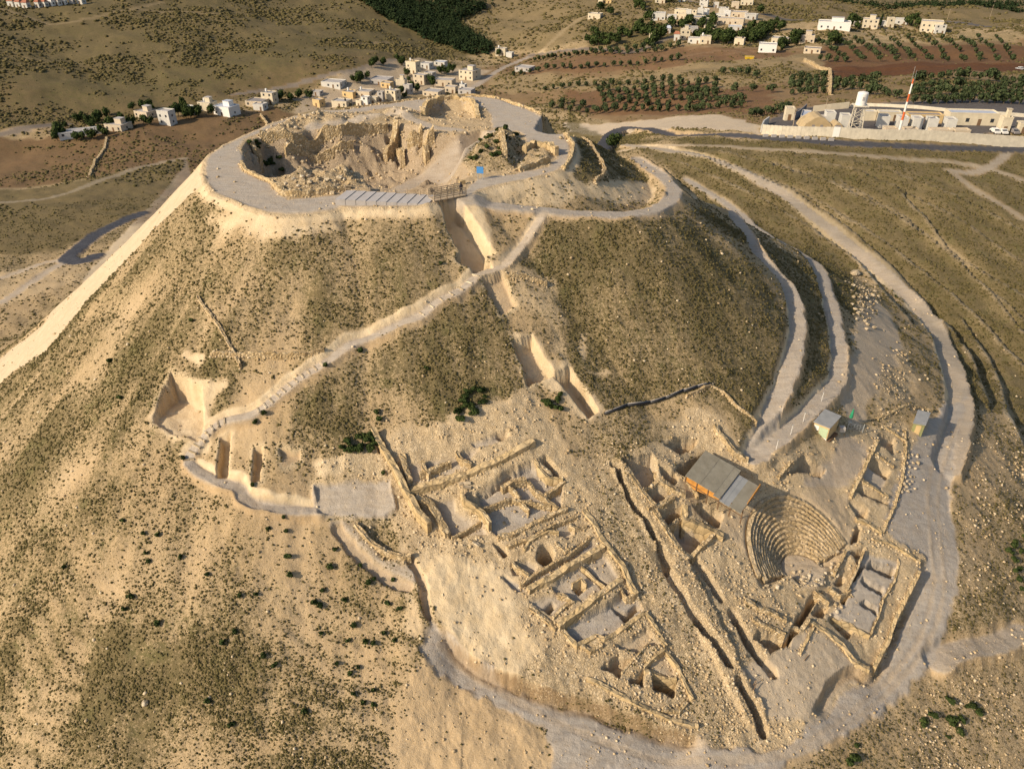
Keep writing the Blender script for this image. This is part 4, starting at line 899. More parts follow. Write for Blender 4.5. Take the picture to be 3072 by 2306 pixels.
def foliage(name, stops):
    m = tinted(name, stops, 1.2, .4); return m
MAT['leaf'] = foliage('tree_leaves', [(.1, (.018, .032, .010)), (.5, (.042, .062, .018)), (.9, (.085, .105, .030))])
MAT['oliveleaf'] = foliage('olive_leaves', [(.1, (.022, .034, .014)), (.5, (.05, .068, .028)), (.9, (.10, .115, .05))])
MAT['pine'] = foliage('pine_needles', [(.1, (.010, .022, .009)), (.5, (.026, .042, .016)), (.9, (.058, .078, .026))])
def crown_mesh(seed, rad, hgt, base_z, nleaf, ls, trunk_h, trunk_r, lobes=6):
    g = np.random.default_rng(seed); cs = [(g.uniform(-.5, .5)*rad, g.uniform(-.5, .5)*rad, base_z+hgt*g.uniform(.3, .72), rad*g.uniform(.42, .68)) for _ in range(lobes)]
    v = []; f = []; mi = []; tint = []
    b = MB(); b.bar((0, 0, -.3), (g.uniform(-.1, .1), g.uniform(-.1, .1), base_z+hgt*.35), trunk_r, 6, trunk_r*.6)
    for c in cs[:4]: b.bar((0, 0, base_z*.9), (c[0], c[1], c[2]), trunk_r*.5, 5, trunk_r*.2)
    v += b.v; f += b.f; mi += [1]*len(b.f); tint += [.3]*len(b.v)
    for _ in range(nleaf):
        c = cs[g.integers(len(cs))]; d = g.normal(size=3); d /= np.linalg.norm(d); rr_ = c[3]*g.uniform(.55, 1.05)
        p = np.array([c[0]+d[0]*rr_, c[1]+d[1]*rr_, c[2]+d[2]*rr_*hgt/rad*.62])
        if p[2] < base_z*.75: continue
        u = np.cross(d, g.normal(size=3)); u /= np.linalg.norm(u)+1e-9; w_ = np.cross(d, u)+d*g.uniform(-.5, .5); s = ls*g.uniform(.6, 1.3); n = len(v)
        v += [tuple(p-u*s), tuple(p+w_*s*.8), tuple(p+u*s), tuple(p-w_*s*.7+d*s*.4)]; f.append((n, n+1, n+2, n+3)); mi.append(0); t = g.random(); tint += [t]*4
    return v, f, mi, tint
def tree_object(name, spec, mat):
    v, f, mi, tint = spec; me = bpy.data.meshes.new(name); me.from_pydata(v, [], f); me.materials.append(mat); me.materials.append(MAT['bark'])
    me.polygons.foreach_set('material_index', mi); t = np.array(tint); colattr(me, 'tint', np.stack([t, t, t, np.ones_like(t)], 1))
    o = bpy.data.objects.new(name, me); C.objects.link(o); return o
def copies(protos, name, P, label_fn, cat, group, smin, smax, cap=10**6):
    used = set()
    for i, (x, y) in enumerate(P):
        if i >= cap: break
        k = rnd.randrange(len(protos)); src = protos[k]
        o = src if k not in used else src.copy()
        if k in used: C.objects.link(o)
        used.add(k); s = rnd.uniform(smin, smax)
        o.location = (x, y, gz(x, y)-.05); o.rotation_euler = (0, 0, rnd.uniform(0, 6.28)); o.scale = (s, s, s*rnd.uniform(.88, 1.12))
        tag(o, label_fn, cat, group)
    for k, src in enumerate(protos):
        if k not in used: bpy.data.objects.remove(src)

# ------------------------------------------------------------------ houses
def house(px, label, wpx, st=1, wall='cream', roof='roofgrey', rz=-22, dep=.8, extras='', cat='house', name='house', group=None, win=True, hh=3.1):
    (x, y), = hit([px]); z = gz(x, y); s = mpp(x, y, z); Wd = max(3.0, wpx*s*.95); D = max(3.0, Wd*dep) if Wd < 16 else max(7, Wd*.55*dep); H = hh*st
    c = Vector((x, y)); a = R(rz); back = Vector((-math.sin(a), math.cos(a)))*D*.5
    e = empty(name, (x+back.x, y+back.y, z), a, label, cat, group)
    MB().box(-Wd/2, Wd/2, -D/2, D/2, -2.5, H).build('wall', MAT[wall], e)
    rf = MB(); 
    if 'g' in extras:      # pitched roof
        rf.v += [(-Wd/2-.3,-D/2-.3,H),(Wd/2+.3,-D/2-.3,H),(Wd/2+.3,D/2+.3,H),(-Wd/2-.3,D/2+.3,H),(-Wd/2+.8,0,H+1.7),(Wd/2-.8,0,H+1.7)]
        rf.f += [(0,1,5,4),(1,2,5),(2,3,4,5),(3,0,4),(3,2,1,0)]; rf.build('roof', MAT[roof], e)
    else:
        rf.box(-Wd/2+.18, Wd/2-.18, -D/2+.18, D/2-.18, H+.003, H+.06).build('roof', MAT[roof], e)
        pr = MB(); pt = .18
        for q in ((-Wd/2-.05, Wd/2+.05, -D/2-.05, -D/2+pt), (-Wd/2-.05, Wd/2+.05, D/2-pt, D/2+.05), (-Wd/2-.05, -Wd/2+pt, -D/2+pt, D/2-pt), (Wd/2-pt, Wd/2+.05, -D/2+pt, D/2-pt)): pr.box(*q, H+.002, H+.45)
        pr.build('parapet', MAT[wall], e)
    if win:
        n = max(1, min(5, int(Wd/3.2)))
        for f_ in range(max(1, int(st+.3))):
            for i in range(n):
                if rnd.random() < .12: continue
                xx = -Wd/2+(i+.5)*Wd/n; zz = f_*hh+1.1; q = .55
                if f_ == 0 and i == n//2: MB().box(xx-.55, xx+.55, -D/2-.05, -D/2+.02, 0, 2.1).build('door', MAT['dkwood'], e)
                else: MB().box(xx-q, xx+q, -D/2-.05, -D/2+.02, zz, zz+1.2).build('window', MAT['glass'], e)
            for i in range(max(1, n-2)):
                yy = -D/2+(i+.5)*D/max(1, n-2); MB().box(Wd/2-.02, Wd/2+.05, yy-.5, yy+.5, f_*hh+1.1, f_*hh+2.2).build('window', MAT['glass'], e)
    if 't' in extras:      # roof-top stair house
        b = MB().box(-Wd*.1, Wd*.28, -D*.1, D*.32, H+.05, H+2.6); o = b.build('stair_house', MAT[wall], e); MB().box(-Wd*.1-.15, Wd*.28+.15, -D*.1-.15, D*.32+.15, H+2.6, H+2.8).build('roof_slab', MAT[roof], o)
    if 'w' in extras:      # white water tank
        b = MB(); b.lathe([(.55, H+.5), (.62, H+.6), (.62, H+1.7), (.5, H+1.9), (.15, H+2.0)], 10, (-Wd*.28, D*.1)); b.build('water_tank', MAT['white'], e)
        l_ = MB(); l_.box(-Wd*.28-.5, -Wd*.28+.5, D*.1-.5, D*.1+.5, H+.06, H+.5); l_.build('tank_stand', MAT['metal'], e)
    if 'k' in extras:
        b = MB(); b.lathe([(.5, H+.3), (.55, H+.4), (.55, H+1.4), (.1, H+1.6)], 10, (Wd*.3, -D*.15)); b.build('water_tank', MAT['black'], e)
    if 'b' in extras:      # lower side wing
        b = MB().box(Wd/2+.003, Wd/2+Wd*.5, -D*.4, D*.35, -2.5, H*.55); o = b.build('side_wing', MAT['beige' if wall != 'beige' else 'cream'], e); MB().box(Wd/2+.05, Wd/2+Wd*.5+.1, -D*.4-.1, D*.35+.1, H*.55, H*.55+.2).build('roof_slab', MAT['roofgrey'], o)
    return e
def V1(x, y): return (840+x/3.687, 120+y/3.687)
def V2(x, y): return (100+x/2.949, 220+y/2.949)
def V3(x, y): return (1740+x/3.687, y/3.687)
def V4(x, y): return (2240+x/3.687, 20+y/3.687)
VG = 'houses of the village behind the hill'; FG = 'houses of the far village on the right'
k1 = 1/3.687; k2 = 1/2.949
for px, w, st, wl, rf, ex, lab in [
  (V1(395, 682), 105*k1, 1.2, 'ochre', 'roofgrey', '', 'small ochre cube house at the left end of the dense village, a plain flat roof'),
  (V1(650, 690), 190*k1, 1, 'cream', 'roofgrey', 'k', 'long single storey cream house left of the bright white house'),
  (V1(560, 505), 240*k1, 1, 'palew', 'roofgrey', '', 'long low pale house behind the small ochre cube house'),
  (V1(745, 592), 150*k1, 1, 'ochre', 'roofgrey', 'w', 'ochre house with a white roof tank behind the long cream house'),
  (V1(905, 600), 190*k1, 1, 'beige', 'roofgrey', 'ww', 'wide grey roofed house just behind the bright white house'),
  (V1(868, 708), 75*k1, 1.1, 'cream', 'roofgrey', '', 'small cream house attached left of the bright white house'),
  (V1(935, 712), 82*k1, 1.7, 'white', 'roofgrey', '', 'narrow bright white two storey house at the edge of the summit path'),
  (V1(1028, 696), 88*k1, 1.1, 'cream', 'roofgrey', '', 'yellowish cream box house right of the bright white house'),
  (V1(1112, 682), 66*k1, 1.8, 'greyw', 'roofdark', '', 'narrow grey two storey house right of the yellowish box house'),
  (V1(1225, 666), 140*k1, 1.8, 'cream', 'roofgrey', 'w', 'cream two storey house with dark windows in the front row of the village'),
  (V1(1090, 470), 220*k1, 1, 'greyw', 'roofgrey', '', 'wide grey house in the middle rows below the dark hedge'),
  (V1(1165, 515), 120*k1, .9, 'ochre', 'roofgrey', '', 'low ochre house in front of the wide grey house'),
  (V1(1330, 492), 110*k1, 1.6, 'cream', 'roofgrey', 't', 'cream house with a roof room in the middle of the village'),
  (V1(1450, 362), 140*k1, 2.3, 'cream', 'ochre', 'w', 'tallest cream villa at the top of the village with an ochre roof storey'),
  (V1(1532, 452), 150*k1, 1.7, 'beige', 'roofgrey', '', 'beige block house directly below the tallest villa'),
  (V1(1640, 425), 110*k1, 1.7, 'greyw', 'roofgrey', '', 'grey two storey house right below the tallest villa'),
  (V1(1600, 302), 120*k1, 1, 'palew', 'roofgrey', '', 'pale grey house behind and right of the tallest villa'),
  (V1(1762, 290), 130*k1, .8, 'palew', 'roofblue', '', 'long pale shed with a bluish roof at the top right end of the village'),
  (V1(1800, 485), 220*k1, 1.1, 'beige', 'roofgrey', '', 'broad beige house left of the big cream block'),
  (V1(2055, 442), 190*k1, 1.8, 'cream', 'roofgrey', 't', 'big cream block with a stair tower at the right end of the village'),
  (V1(1662, 612), 200*k1, 1, 'beige', 'roofgrey', '', 'wide tan house touching the top of the summit path'),
  (V1(1880, 575), 130*k1, 1.1, 'beige', 'roofgrey', '', 'tan box house in front of the broad beige house'),
  (V1(2040, 592), 160*k1, .9, 'greyw', 'roofgrey', '', 'low grey house at the right foot of the village by the road'),
  (V1(1402, 592), 86*k1, 1.6, 'greyw', 'roofgrey', '', 'grey beige house beside the two storey house with dark windows'),
  (V1(2015, 535), 70*k1, 1, 'palew', 'roofblue', 'w', 'tiny pale bluish house with a white tank near the road'),
  (V1(390, 575), 110*k1, .7, 'greyw', 'roofgrey', '', 'low grey outbuilding at the far left of the dense village'),
  (V2(720, 545), 190*k2, 1, 'beige', 'roofgrey', 't', 'beige house with a roof room beside the long white shed'),
  (V2(960, 412), 165*k2, 1, 'beige', 'roofgrey', 't', 'beige house half hidden in the dark trees left of the tall pale house'),
  (V2(1170, 475), 130*k2, 2.3, 'palew', 'roofgrey', '', 'tall pale three storey house standing alone among dark trees'),
  (V2(1385, 378), 58*k2, 1.3, 'white', 'roofgrey', '', 'small white house right of the tall pale three storey house'),
  (V2(1520, 345), 140*k2, 1.4, 'cream', 'roofgrey', 'tw', 'cream house with a square roof tower and white tank left of the white villa'),
  (V2(1672, 388), 190*k2, 1.5, 'white', 'roofblue', 't', 'white villa with a bluish upper roof at the edge of the brown field'),
  (V2(1950, 288), 170*k2, .9, 'beige', 'roofdark', '', 'long low house with a dark open front left of the cream villa'),
  (V2(2072, 255), 120*k2, 1.8, 'cream', 'roofgrey', 'w', 'cream villa with a white tank standing apart between the two villages'),
  (V2(1990, 318), 105*k2, 1, 'palew', 'roofgrey', '', 'low pale house in front of the cream villa with the white tank'),
  ((1024+1030/2.16, 352/2.16), 70/2.16, 1.6, 'cream', 'roofgrey', 'w', 'lone cream house at the end of the pine wood beside the crossroads'),
  ((1024+1085/2.16, 358/2.16), 44/2.16, 1, 'palew', 'roofgrey', '', 'little pale annex right of the lone house at the pine wood'),
  ((1024+1170/2.16, 480/2.16), 110/2.16, .8, 'greyw', 'roofgrey', '', 'low grey farm building alone by the road between olive rows'),
]:
    house(px, lab, w, st, wl, rf, rnd.uniform(-30, -14), rnd.uniform(.7, .95), ex, group=VG)
house(V2(430, 585), 'long white greenhouse shed with a grey roof at the left end of the houses', 360*k2, .8, 'white', 'roofgrey', 24, .3, '', 'shed', 'shed')
for px, w, st, wl, rf, ex, lab in [
  (V3(150, 262), 150, 1.2, 'cream', 'roofgrey', 'k', 'isolated cream house on the pale terraced hillside'),
  (V3(222, 82), 58, 1.2, 'cream', 'cream', '', 'left one of the two small ochre houses high on the pale hillside'),
  (V3(312, 82), 66, 1.4, 'ochre', 'ochre', '', 'right one of the two small ochre houses high on the pale hillside'),
  (V3(868, 210), 150, 1.6, 'palew', 'roofgrey', '', 'large pale house with three dark windows at the left end of the far village'),
  (V3(1015, 202), 110, .9, 'palew', 'roofgrey', '', 'low pale house just right of the large house with three dark windows'),
  (V3(1128, 196), 90, 1.2, 'cream', 'roofgrey', '', 'cream house on the lower left edge of the far village'),
  (V3(1110, 136), 140, 1.2, 'cream', 'roofgrey', '', 'flat cream house above the lower left edge of the far village'),
  (V3(1197, 178), 60, 1.6, 'palew', 'roofgrey', '', 'narrow pale house, leftmost of the tight bright cluster in the far village'),
  (V3(1258, 182), 55, 1.7, 'cream', 'roofgrey', '', 'narrow cream house, second in the tight bright cluster of the far village'),
  (V3(1328, 168), 70, 2, 'palew', 'roofgrey', 't', 'pale house with a roof room in the tight bright cluster'),
  (V3(1392, 152), 70, 1.6, 'white', 'roofgrey', '', 'whitest house at the right of the tight bright cluster'),
  (V3(1365, 65), 95, 1.8, 'palew', 'roofgrey', 't', 'tall pale house with roof room behind the tight bright cluster'),
  (V3(1360, 245), 240, 1.2, 'cream', 'roofgrey', '', 'very wide cream building with a grey flat roof above the dark trees'),
  (V3(1660, 255), 300, 1.3, 'beige', 'roofgrey', '', 'largest beige building of the far village, long front and wide roof'),
  (V3(1718, 302), 150, .8, 'palew', 'roofblue', '', 'low pale shed with a bluish roof in front of the largest beige building'),
  (V3(1550, 185), 115, 1.1, 'palew', 'roofgrey', '', 'pale house above the left end of the largest beige building'),
  (V3(1630, 168), 70, 1.4, 'white', 'roofgrey', '', 'small white cube house above the largest beige building'),
  (V3(1590, 112), 110, 1.3, 'palew', 'roofgrey', 'k', 'pale house with a dark roof tank in the upper rows of the far village'),
  (V3(1762, 142), 180, 1.1, 'beige', 'roofgrey', '', 'long beige house in the upper right of the far village'),
  (V3(1890, 185), 120, 1.1, 'palew', 'roofgrey', '', 'pale low house at the right end of the far village beside a round tree'),
  (V3(1842, 54), 140, 1.4, 'cream', 'roofgrey', '', 'cream house alone at the top right of the far village'),
  (V3(1505, 66), 60, 1.2, 'palew', 'roofgrey', '', 'small pale house in the topmost row of the far village'),
  (V3(1715, 70), 85, 1.5, 'beige', 'roofgrey', '', 'beige house in the topmost row left of the lone cream house'),
  (V3(880, 64), 115, 1, 'cream', 'roofgrey', '', 'cream house surrounded by trees at the upper left of the far village'),
  (V3(1120, 50), 80, 1, 'palew', 'roofgrey', '', 'little pale house between trees in the topmost row'),
  (V3(1222, 335), 170, 1, 'greyw', 'roofgrey', '', 'shaded grey house below the very wide cream building'),
  (V3(1432, 312), 130, 1, 'beige', 'roofgrey', '', 'beige house hidden by trees below the very wide cream building'),
  (V3(1160, 425), 110, 2, 'cream', 'roofgrey', 't', 'tall cream house beside the little red roof on the road'),
  (V3(1065, 455), 65, 1.4, 'palew', 'roofred', 'g', 'little house with a red pitched roof beside the sloping road'),
  (V3(1262, 472), 150, 1, 'palew', 'roofgrey', '', 'low pale house right of the tall cream house on the road'),
  (V3(1382, 492), 125, 1.4, 'cream', 'roofgrey', 'w', 'cream house with a white tank at the edge of the olive rows'),
  (V3(1755, 485), 110, 1.3, 'cream', 'roofgrey', 'k', 'single cream cube house among dark trees above the brown meadow'),
  (V3(2070, 562), 200, 1.5, 'white', 'roofgrey', '', 'bright white house at the foot of the dark trees, near the yellow skip'),
  (V3(785, 462), 60, 1.4, 'beige', 'roofgrey', '', 'small beige house among trees left of the sloping road'),
  (V3(970, 380), 60, 1.2, 'greyw', 'roofblue', 'g', 'grey house with a bluish pitched roof among trees'),
  (V4(365, 375), 190, 1.2, 'cream', 'roofgrey', '', 'cream flat house behind the bright white house'),
  (V4(535, 345), 100, 1.1, 'greyw', 'roofgrey', '', 'grey house left of the beige house with an upper room'),
  (V4(660, 385), 170, 1.5, 'beige', 'roofgrey', 't', 'beige house with an upper room, above the red earth olive grove'),
  (V4(952, 308), 350, 1.5, 'white', 'roofgrey', 't', 'large white building with a row of dark windows and a square tower'),
  (V4(1352, 268), 165, 1.9, 'cream', 'roofgrey', 't', 'cream two storey house on the upper edge of the olive grove'),
  (V4(1502, 240), 66, 1.1, 'palew', 'roofgrey', '', 'little pale house beside a tall cypress'),
  (V4(1580, 248), 78, 2, 'cream', 'roofgrey', '', 'narrow tall cream house right of the cypress'),
  (V4(1700, 225), 120, 1.2, 'palew', 'roofgrey', '', 'pale flat house left of the big cream block on the right'),
  (V4(2030, 292), 230, 2.3, 'cream', 'roofgrey', '', 'big cream three storey block at the right end of the olive grove'),
  (V4(2130, 300), 120, 1.8, 'palew', 'roofgrey', '', 'pale wing standing against the right side of the big cream block'),
  (V4(720, 505), 185, .9, 'beige', 'roofdark', '', 'low beige house with a dark roof at the lower corner of the olive grove'),
  (V4(1210, 248), 60, 1.1, 'greyw', 'roofgrey', '', 'small grey house right of the large white building'),
  (V4(60, 108), 110, 1.1, 'palew', 'roofgrey', '', 'pale house beside a round tree above the dark wood'),
]:
    house(px, lab, w*k1, st, wl, rf, rnd.uniform(-26, -8), rnd.uniform(.65, .9), ex, group=FG)
def V5(x, y): return (x/4.424, y/4.424)
for (x, y), w, wl, ex, rf, lab in [((130, 52), 90, 'palew', 'g', 'roofred', 'leftmost of the houses with red roofs at the top left corner'), ((230, 75), 80, 'palew', 'g', 'roofred', 'second house from the left in the row at the top left corner'), ((325, 92), 85, 'palew', 'g', 'roofred', 'third house from the left in the row at the top left corner'),
  ((490, 88), 70, 'palew', 'g', 'roofred', 'house with a red roof right of the gap in the top left row'), ((580, 88), 70, 'palew', 'g', 'roofred', 'pale house with a red roof in the middle of the top left row'), ((670, 80), 70, 'white', '', 'roofgrey', 'white flat house in the middle of the top left row'),
  ((760, 76), 70, 'palew', 'g', 'roofred', 'red roofed house left of the bright house in the top left row'), ((845, 66), 60, 'white', '', 'roofgrey', 'bright tall house near the right end of the top left row'), ((950, 58), 60, 'greyw', '', 'roofgrey', 'grey house near the right end of the top left row'), ((1060, 60), 90, 'palew', '', 'roofblue', 'pale house with a bluish roof at the right end of the top left row')]:
    house((x/4.424, y/4.424), lab, w/4.424, 1.2, wl, rf, rnd.uniform(-30, -5), .9, ex, group='houses in the top left corner')

# ------------------------------------------------------------------ trees
def P_in(poly, n, seed, mind=0):
    g = random.Random(seed); P = np.array(poly); a, b = P.min(0), P.max(0); out = []
    while len(out) < n:
        q = (g.uniform(a[0], b[0]), g.uniform(a[1], b[1]))
        if psdf(np.array([q[0]]), np.array([q[1]]), P)[0] < 0: out.append(q)
    return out
vt = []
for poly, n in [(QA((420,840),(560,770),(760,720),(830,800),(850,840),(700,860),(600,850)), 15), (QA((830,720),(960,680),(1020,700),(1000,740),(850,740)), 7), (QA((1130,690),(1210,700),(1200,770),(1130,770)), 5), (QA((1180,760),(1370,730),(1380,760),(1200,795)), 7), (QA((290,880),(430,860),(420,920),(330,930)), 5), (QA((440,920),(700,890),(690,915),(450,950)), 7), (QA((840,830),(1000,810),(1000,835),(850,850)), 5),
  (QA((1780,620),(1830,620),(1830,660),(1790,660)), 2), (QA((1850,615),(2010,590),(2010,625),(1880,640)), 5), (QB((60,510),(170,480),(190,560),(80,560)), 6), (QB((180,440),(400,405),(400,430),(200,465)), 9), (QB((420,480),(460,470),(460,510),(430,515)), 2), (QB((545,540),(600,530),(600,570),(550,570)), 2), (QB((370,600),(430,580),(430,640),(370,640)), 4), (QB((630,460),(720,455),(720,480),(640,485)), 3), (QB((440,585),(500,570),(500,600),(450,610)), 2), (QB((1020,345),(1050,345),(1050,358),(1020,358)), 1)]:
    vt += P_in(poly, n, len(vt)+3)
protos = [tree_object('village_tree', crown_mesh(200+i, 2.4, 4.4, .9, 380, .42, 1.5, .18), MAT['leaf']) for i in range(4)]
copies(protos, 'village_tree', hit(vt), 'dark green bushy tree growing among the village houses behind the hill', 'tree', 'trees among the village houses', .75, 1.3)
ft = []
for poly, n in [([V3(*q) for q in ((570,380),(730,300),(960,300),(1010,420),(930,470),(640,560),(560,500))], 20), ([V3(*q) for q in ((990,290),(1250,240),(1480,230),(1480,270),(1230,300),(1010,370))], 12), ([V3(*q) for q in ((1230,360),(1480,330),(1690,340),(1700,470),(1620,500),(1440,480),(1250,420))], 26), ([V3(*q) for q in ((1790,270),(2212,260),(2212,360),(2040,360),(1960,420),(1820,420),(1700,380))], 26), ([V3(*q) for q in ((500,100),(620,60),(800,90),(800,140),(560,140))], 9), ([V3(*q) for q in ((950,40),(1050,30),(1060,70),(960,80))], 3), ([V3(*q) for q in ((700,180),(790,170),(790,215),(710,215))], 3), ([V3(*q) for q in ((310,200),(370,195),(370,240),(310,240))], 1), ([V3(*q) for q in ((1970,110),(2035,110),(2035,150),(1970,150))], 1), ([V3(*q) for q in ((205,165),(250,165),(250,195),(205,195))], 1), ([V3(*q) for q in ((0,400),(560,400),(560,560),(100,560))], 18),
  ([V4(*q) for q in ((0,220),(190,210),(180,330),(0,380))], 9), ([V4(*q) for q in ((480,380),(600,360),(590,420),(490,430))], 4), ([V4(*q) for q in ((1090,210),(1240,210),(1230,290),(1100,290))], 4), ([V4(*q) for q in ((1760,170),(1900,150),(1910,250),(1780,260))], 5), ([V4(*q) for q in ((330,430),(440,400),(440,450),(340,460))], 3), ([V4(*q) for q in ((760,370),(1000,380),(1000,420),(780,420))], 4)]:
    ft += P_in(poly, n, len(ft)+33)
protos = [tree_object('broadleaf_tree', crown_mesh(300+i, 3.2, 5.6, 1.0, 300, .62, 1.6, .22), MAT['leaf']) for i in range(4)]
copies(protos, 'broadleaf_tree', hit(ft), 'dark green broad tree growing around the far village houses', 'tree', 'trees around the far village', .7, 1.35)
tag(tree_object('cypress_tree', crown_mesh(401, 1.0, 9, .4, 420, .42, 1.2, .2), MAT['pine']), 'tall slim dark cypress between two cream houses above the olive grove', 'tree').location = (lambda p: (p[0], p[1], gz(*p)))(hit([V4(1466, 240)])[0])
# olive groves: rows of round dark trees
ol = []
def row(P, n, jit=2.0):
    P = np.array(P, float); L = np.concatenate([[0], np.cumsum(np.hypot(*np.diff(P, axis=0).T))])
    for k in range(n):
        u = L[-1]*(k+.5)/n; ol.append((np.interp(u, L, P[:, 0])+rnd.uniform(-jit, jit), np.interp(u, L, P[:, 1])+rnd.uniform(-jit, jit)*.5))
row(QB((1230,395),(1400,375),(1700,370),(2000,345),(2212,300)), 18); row(QB((1250,375),(1500,365),(1750,355),(2212,285)), 17)
row(QB((1090,512),(1250,485),(1500,470),(1750,442),(2000,415),(2212,388)), 21)
row(QB((1290,578),(1500,565),(1750,550),(2000,535),(2212,520)), 17)
for i in range(4): row(QB((1640+i*10,592+i*24),(1900,585+i*24),(2212,560+i*26))+QC((120,545+i*27),(235,520+i*30)), 14)
row(QB((1340,735),(1500,728),(1700,715),(2212,690)), 15); row(QB((1400,690),(1600,700),(1850,690),(2150,668)), 11); row(QC((0,720),(250,690),(400,690)), 8); row(QC((40,650),(150,640),(400,660)), 7); row(QC((0,600),(120,585),(230,570)), 5); row(QC((420,760),(520,740),(690,715)), 7)
for i in range(4): row(QC((690,500+i*27),(800,495+i*27),(940,490+i*30)), 5)
for i in range(2): row(QC((970,545+i*28),(1100,540+i*30),(1260,545+i*28)), 6)
for i in range(4): row(QC((1470,548+i*42),(1800,545+i*42),(2205,560+i*40)), 14)
for x in range(11): row(QC((870+x*115,262-x*2),(960+x*115,330),(1070+x*108,405)), 8, 2.5)
row(QC((860,385),(1080,400)), 4); row(QC((240,480),(500,500)), 5); row(QC((1180,600),(1400,650)), 5); row(QC((270,580),(640,575)), 3)
op = hit(ol); keep = np.argsort(np.hypot(op[:, 0], op[:, 1]))
protos = [tree_object('olive_tree', crown_mesh(500+i, 1.45, 2.6, .55, 170, .36, .8, .13), MAT['oliveleaf']) for i in range(5)]
far_protos = [crown_mesh(520+i, 1.6, 2.8, .5, 110, .45, .8, .13) for i in range(3)]
copies(protos, 'olive_tree', op[keep[:300]], 'round dark olive tree standing in the planted rows on red earth', 'olive tree', 'olive trees in the planted rows', 1.0, 1.55)
rest = op[keep[300:]]
if len(rest):
    v, f, mi, tt = [], [], [], []
    for x, y in rest:
        a, b, c, d = far_protos[rnd.randrange(3)]; n = len(v); z = gz(x, y); s = rnd.uniform(.85, 1.3)
        v += [(p[0]*s+x, p[1]*s+y, p[2]*s+z) for p in a]; f += [tuple(i+n for i in q) for q in b]; mi += c; tt += d
    tag(tree_object('far_olive_trees', (v, f, mi, tt), MAT['oliveleaf']), 'smallest olive trees at the far end of the planted rows', 'olive trees', kind='stuff')
# pine wood in the valley at the top, dark tree belt at the top right
def wood(name, polys, label, h0, h1, rad):
    v, f, tt = [], [], []; g = random.Random(91)
    for poly, n in polys:
        for (x, y) in hit(P_in(poly, n, n)):
            z = gz(x, y)-.4; h = g.uniform(h0, h1); r = rad*g.uniform(.7, 1.2); t0 = g.random()
            for _ in range(16):
                u = g.random(); a = g.uniform(0, 6.28); q = r*(1-u*.85)*g.uniform(.5, 1); zz = z+h*(.12+.86*u); n_ = len(v); s = r*.42*(1.2-u)
                cx, cy = x+q*math.cos(a), y+q*math.sin(a); b = g.uniform(0, 6.28)
                v += [(cx+s*math.cos(b), cy+s*math.sin(b), zz-s*.6), (cx-s*math.sin(b), cy+s*math.cos(b), zz-s*.1), (cx-s*math.cos(b)*.8, cy-s*math.sin(b)*.8, zz+s*.7), (cx+s*math.sin(b), cy-s*math.cos(b), zz-s*.3)]
                f.append((n_, n_+1, n_+2, n_+3)); tt += [min(1, max(0, t0*.6+g.random()*.4))]*4
    me = bpy.data.meshes.new(name); me.from_pydata(v, [], f); me.materials.append(MAT['pine']); t = np.array(tt); colattr(me, 'tint', np.stack([t, t, t, np.ones_like(t)], 1))
    o = bpy.data.objects.new(name, me); C.objects.link(o); tag(o, label, 'wood', kind='stuff')
wood('pine_wood', [(V((775,4),(870,4),(960,4),(1075,4),(1035,20),(985,40),(995,60),(1030,85),(1065,105),(1055,116),(1010,116),(950,95),(900,68),(850,50),(810,28)), 1500)], 'dark pine wood filling the valley at the top of the view', 6, 11, 2.4)
wood('tree_belt', [(QC((950,15),(1100,25),(1350,50),(1500,40),(2200,25),(2205,60),(1900,60),(1500,70),(1300,72),(1100,40)), 420)], 'dark belt of trees along the far road at the top right', 4, 7, 2.2)
# ------------------------------------------------------------------ things on the summit
def at(px, z=None):
    if z is None: (x, y), = hit([px])
    else: (x, y), = onplane([px], z)
    return float(x), float(y), gz(x, y)
def q1(f, x, y): return f((x, y))[0]
# concrete stair treads of the near walkway
pts = onplane(QB((-20,1300),(570,1300)), 0); a_, b_ = Vector(pts[0]), Vector(pts[1]); dv = (b_-a_); Ls = dv.length; ang_ = math.atan2(dv.y, dv.x)
e = empty('stair_flight', (a_.x, a_.y, gz(a_.x, a_.y)), ang_, 'flight of broad shallow concrete steps on the near side of the summit walkway', 'stairs')
zA = max(gz(a_.x, a_.y), 0); nst = 9
wS = 3.6
for i in range(nst):
    x0 = Ls*i/nst; m_ = MB()
    m_.v = [(x0+.9, wS/2, 0), (x0+Ls/nst+.84, wS/2, 0), (x0+Ls/nst-.06, -wS/2, 0), (x0, -wS/2, 0)]
    zz = .08+.16*(nst-i)/1.0*.5
    m_.v = [(p[0], p[1], -.6) for p in m_.v]+[(p[0], p[1], zz) for p in m_.v]
    m_.f = [(0,1,2,3),(7,6,5,4),(0,4,5,1),(1,5,6,2),(2,6,7,3),(3,7,4,0)]
    m_.build('tread', MAT['step'], e)
# post-and-rail fence along the crater
fp = [at(q, 0) for q in QB((30,1250),(110,1258),(190,1262),(270,1267),(350,1270),(430,1272),(510,1275),(575,1275))]
o0 = Vector(fp[0]); e = empty('rail_fence', o0, 0, 'wooden post and rail fence along the crater side of the steps', 'fence')
for p in fp: MB().bar(Vector(p)-o0+Vector((0, 0, -.2)), Vector(p)-o0+Vector((0, 0, 1.15)), .07, 6).build('post', MAT['post'], e)
for hz_ in (.55, 1.0):
    m_ = MB()
    for p, q in zip(fp[:-1], fp[1:]): m_.bar(Vector(p)-o0+Vector((0, 0, hz_)), Vector(q)-o0+Vector((0, 0, hz_)), .035, 5)
    m_.build('rail', MAT['post'], e)
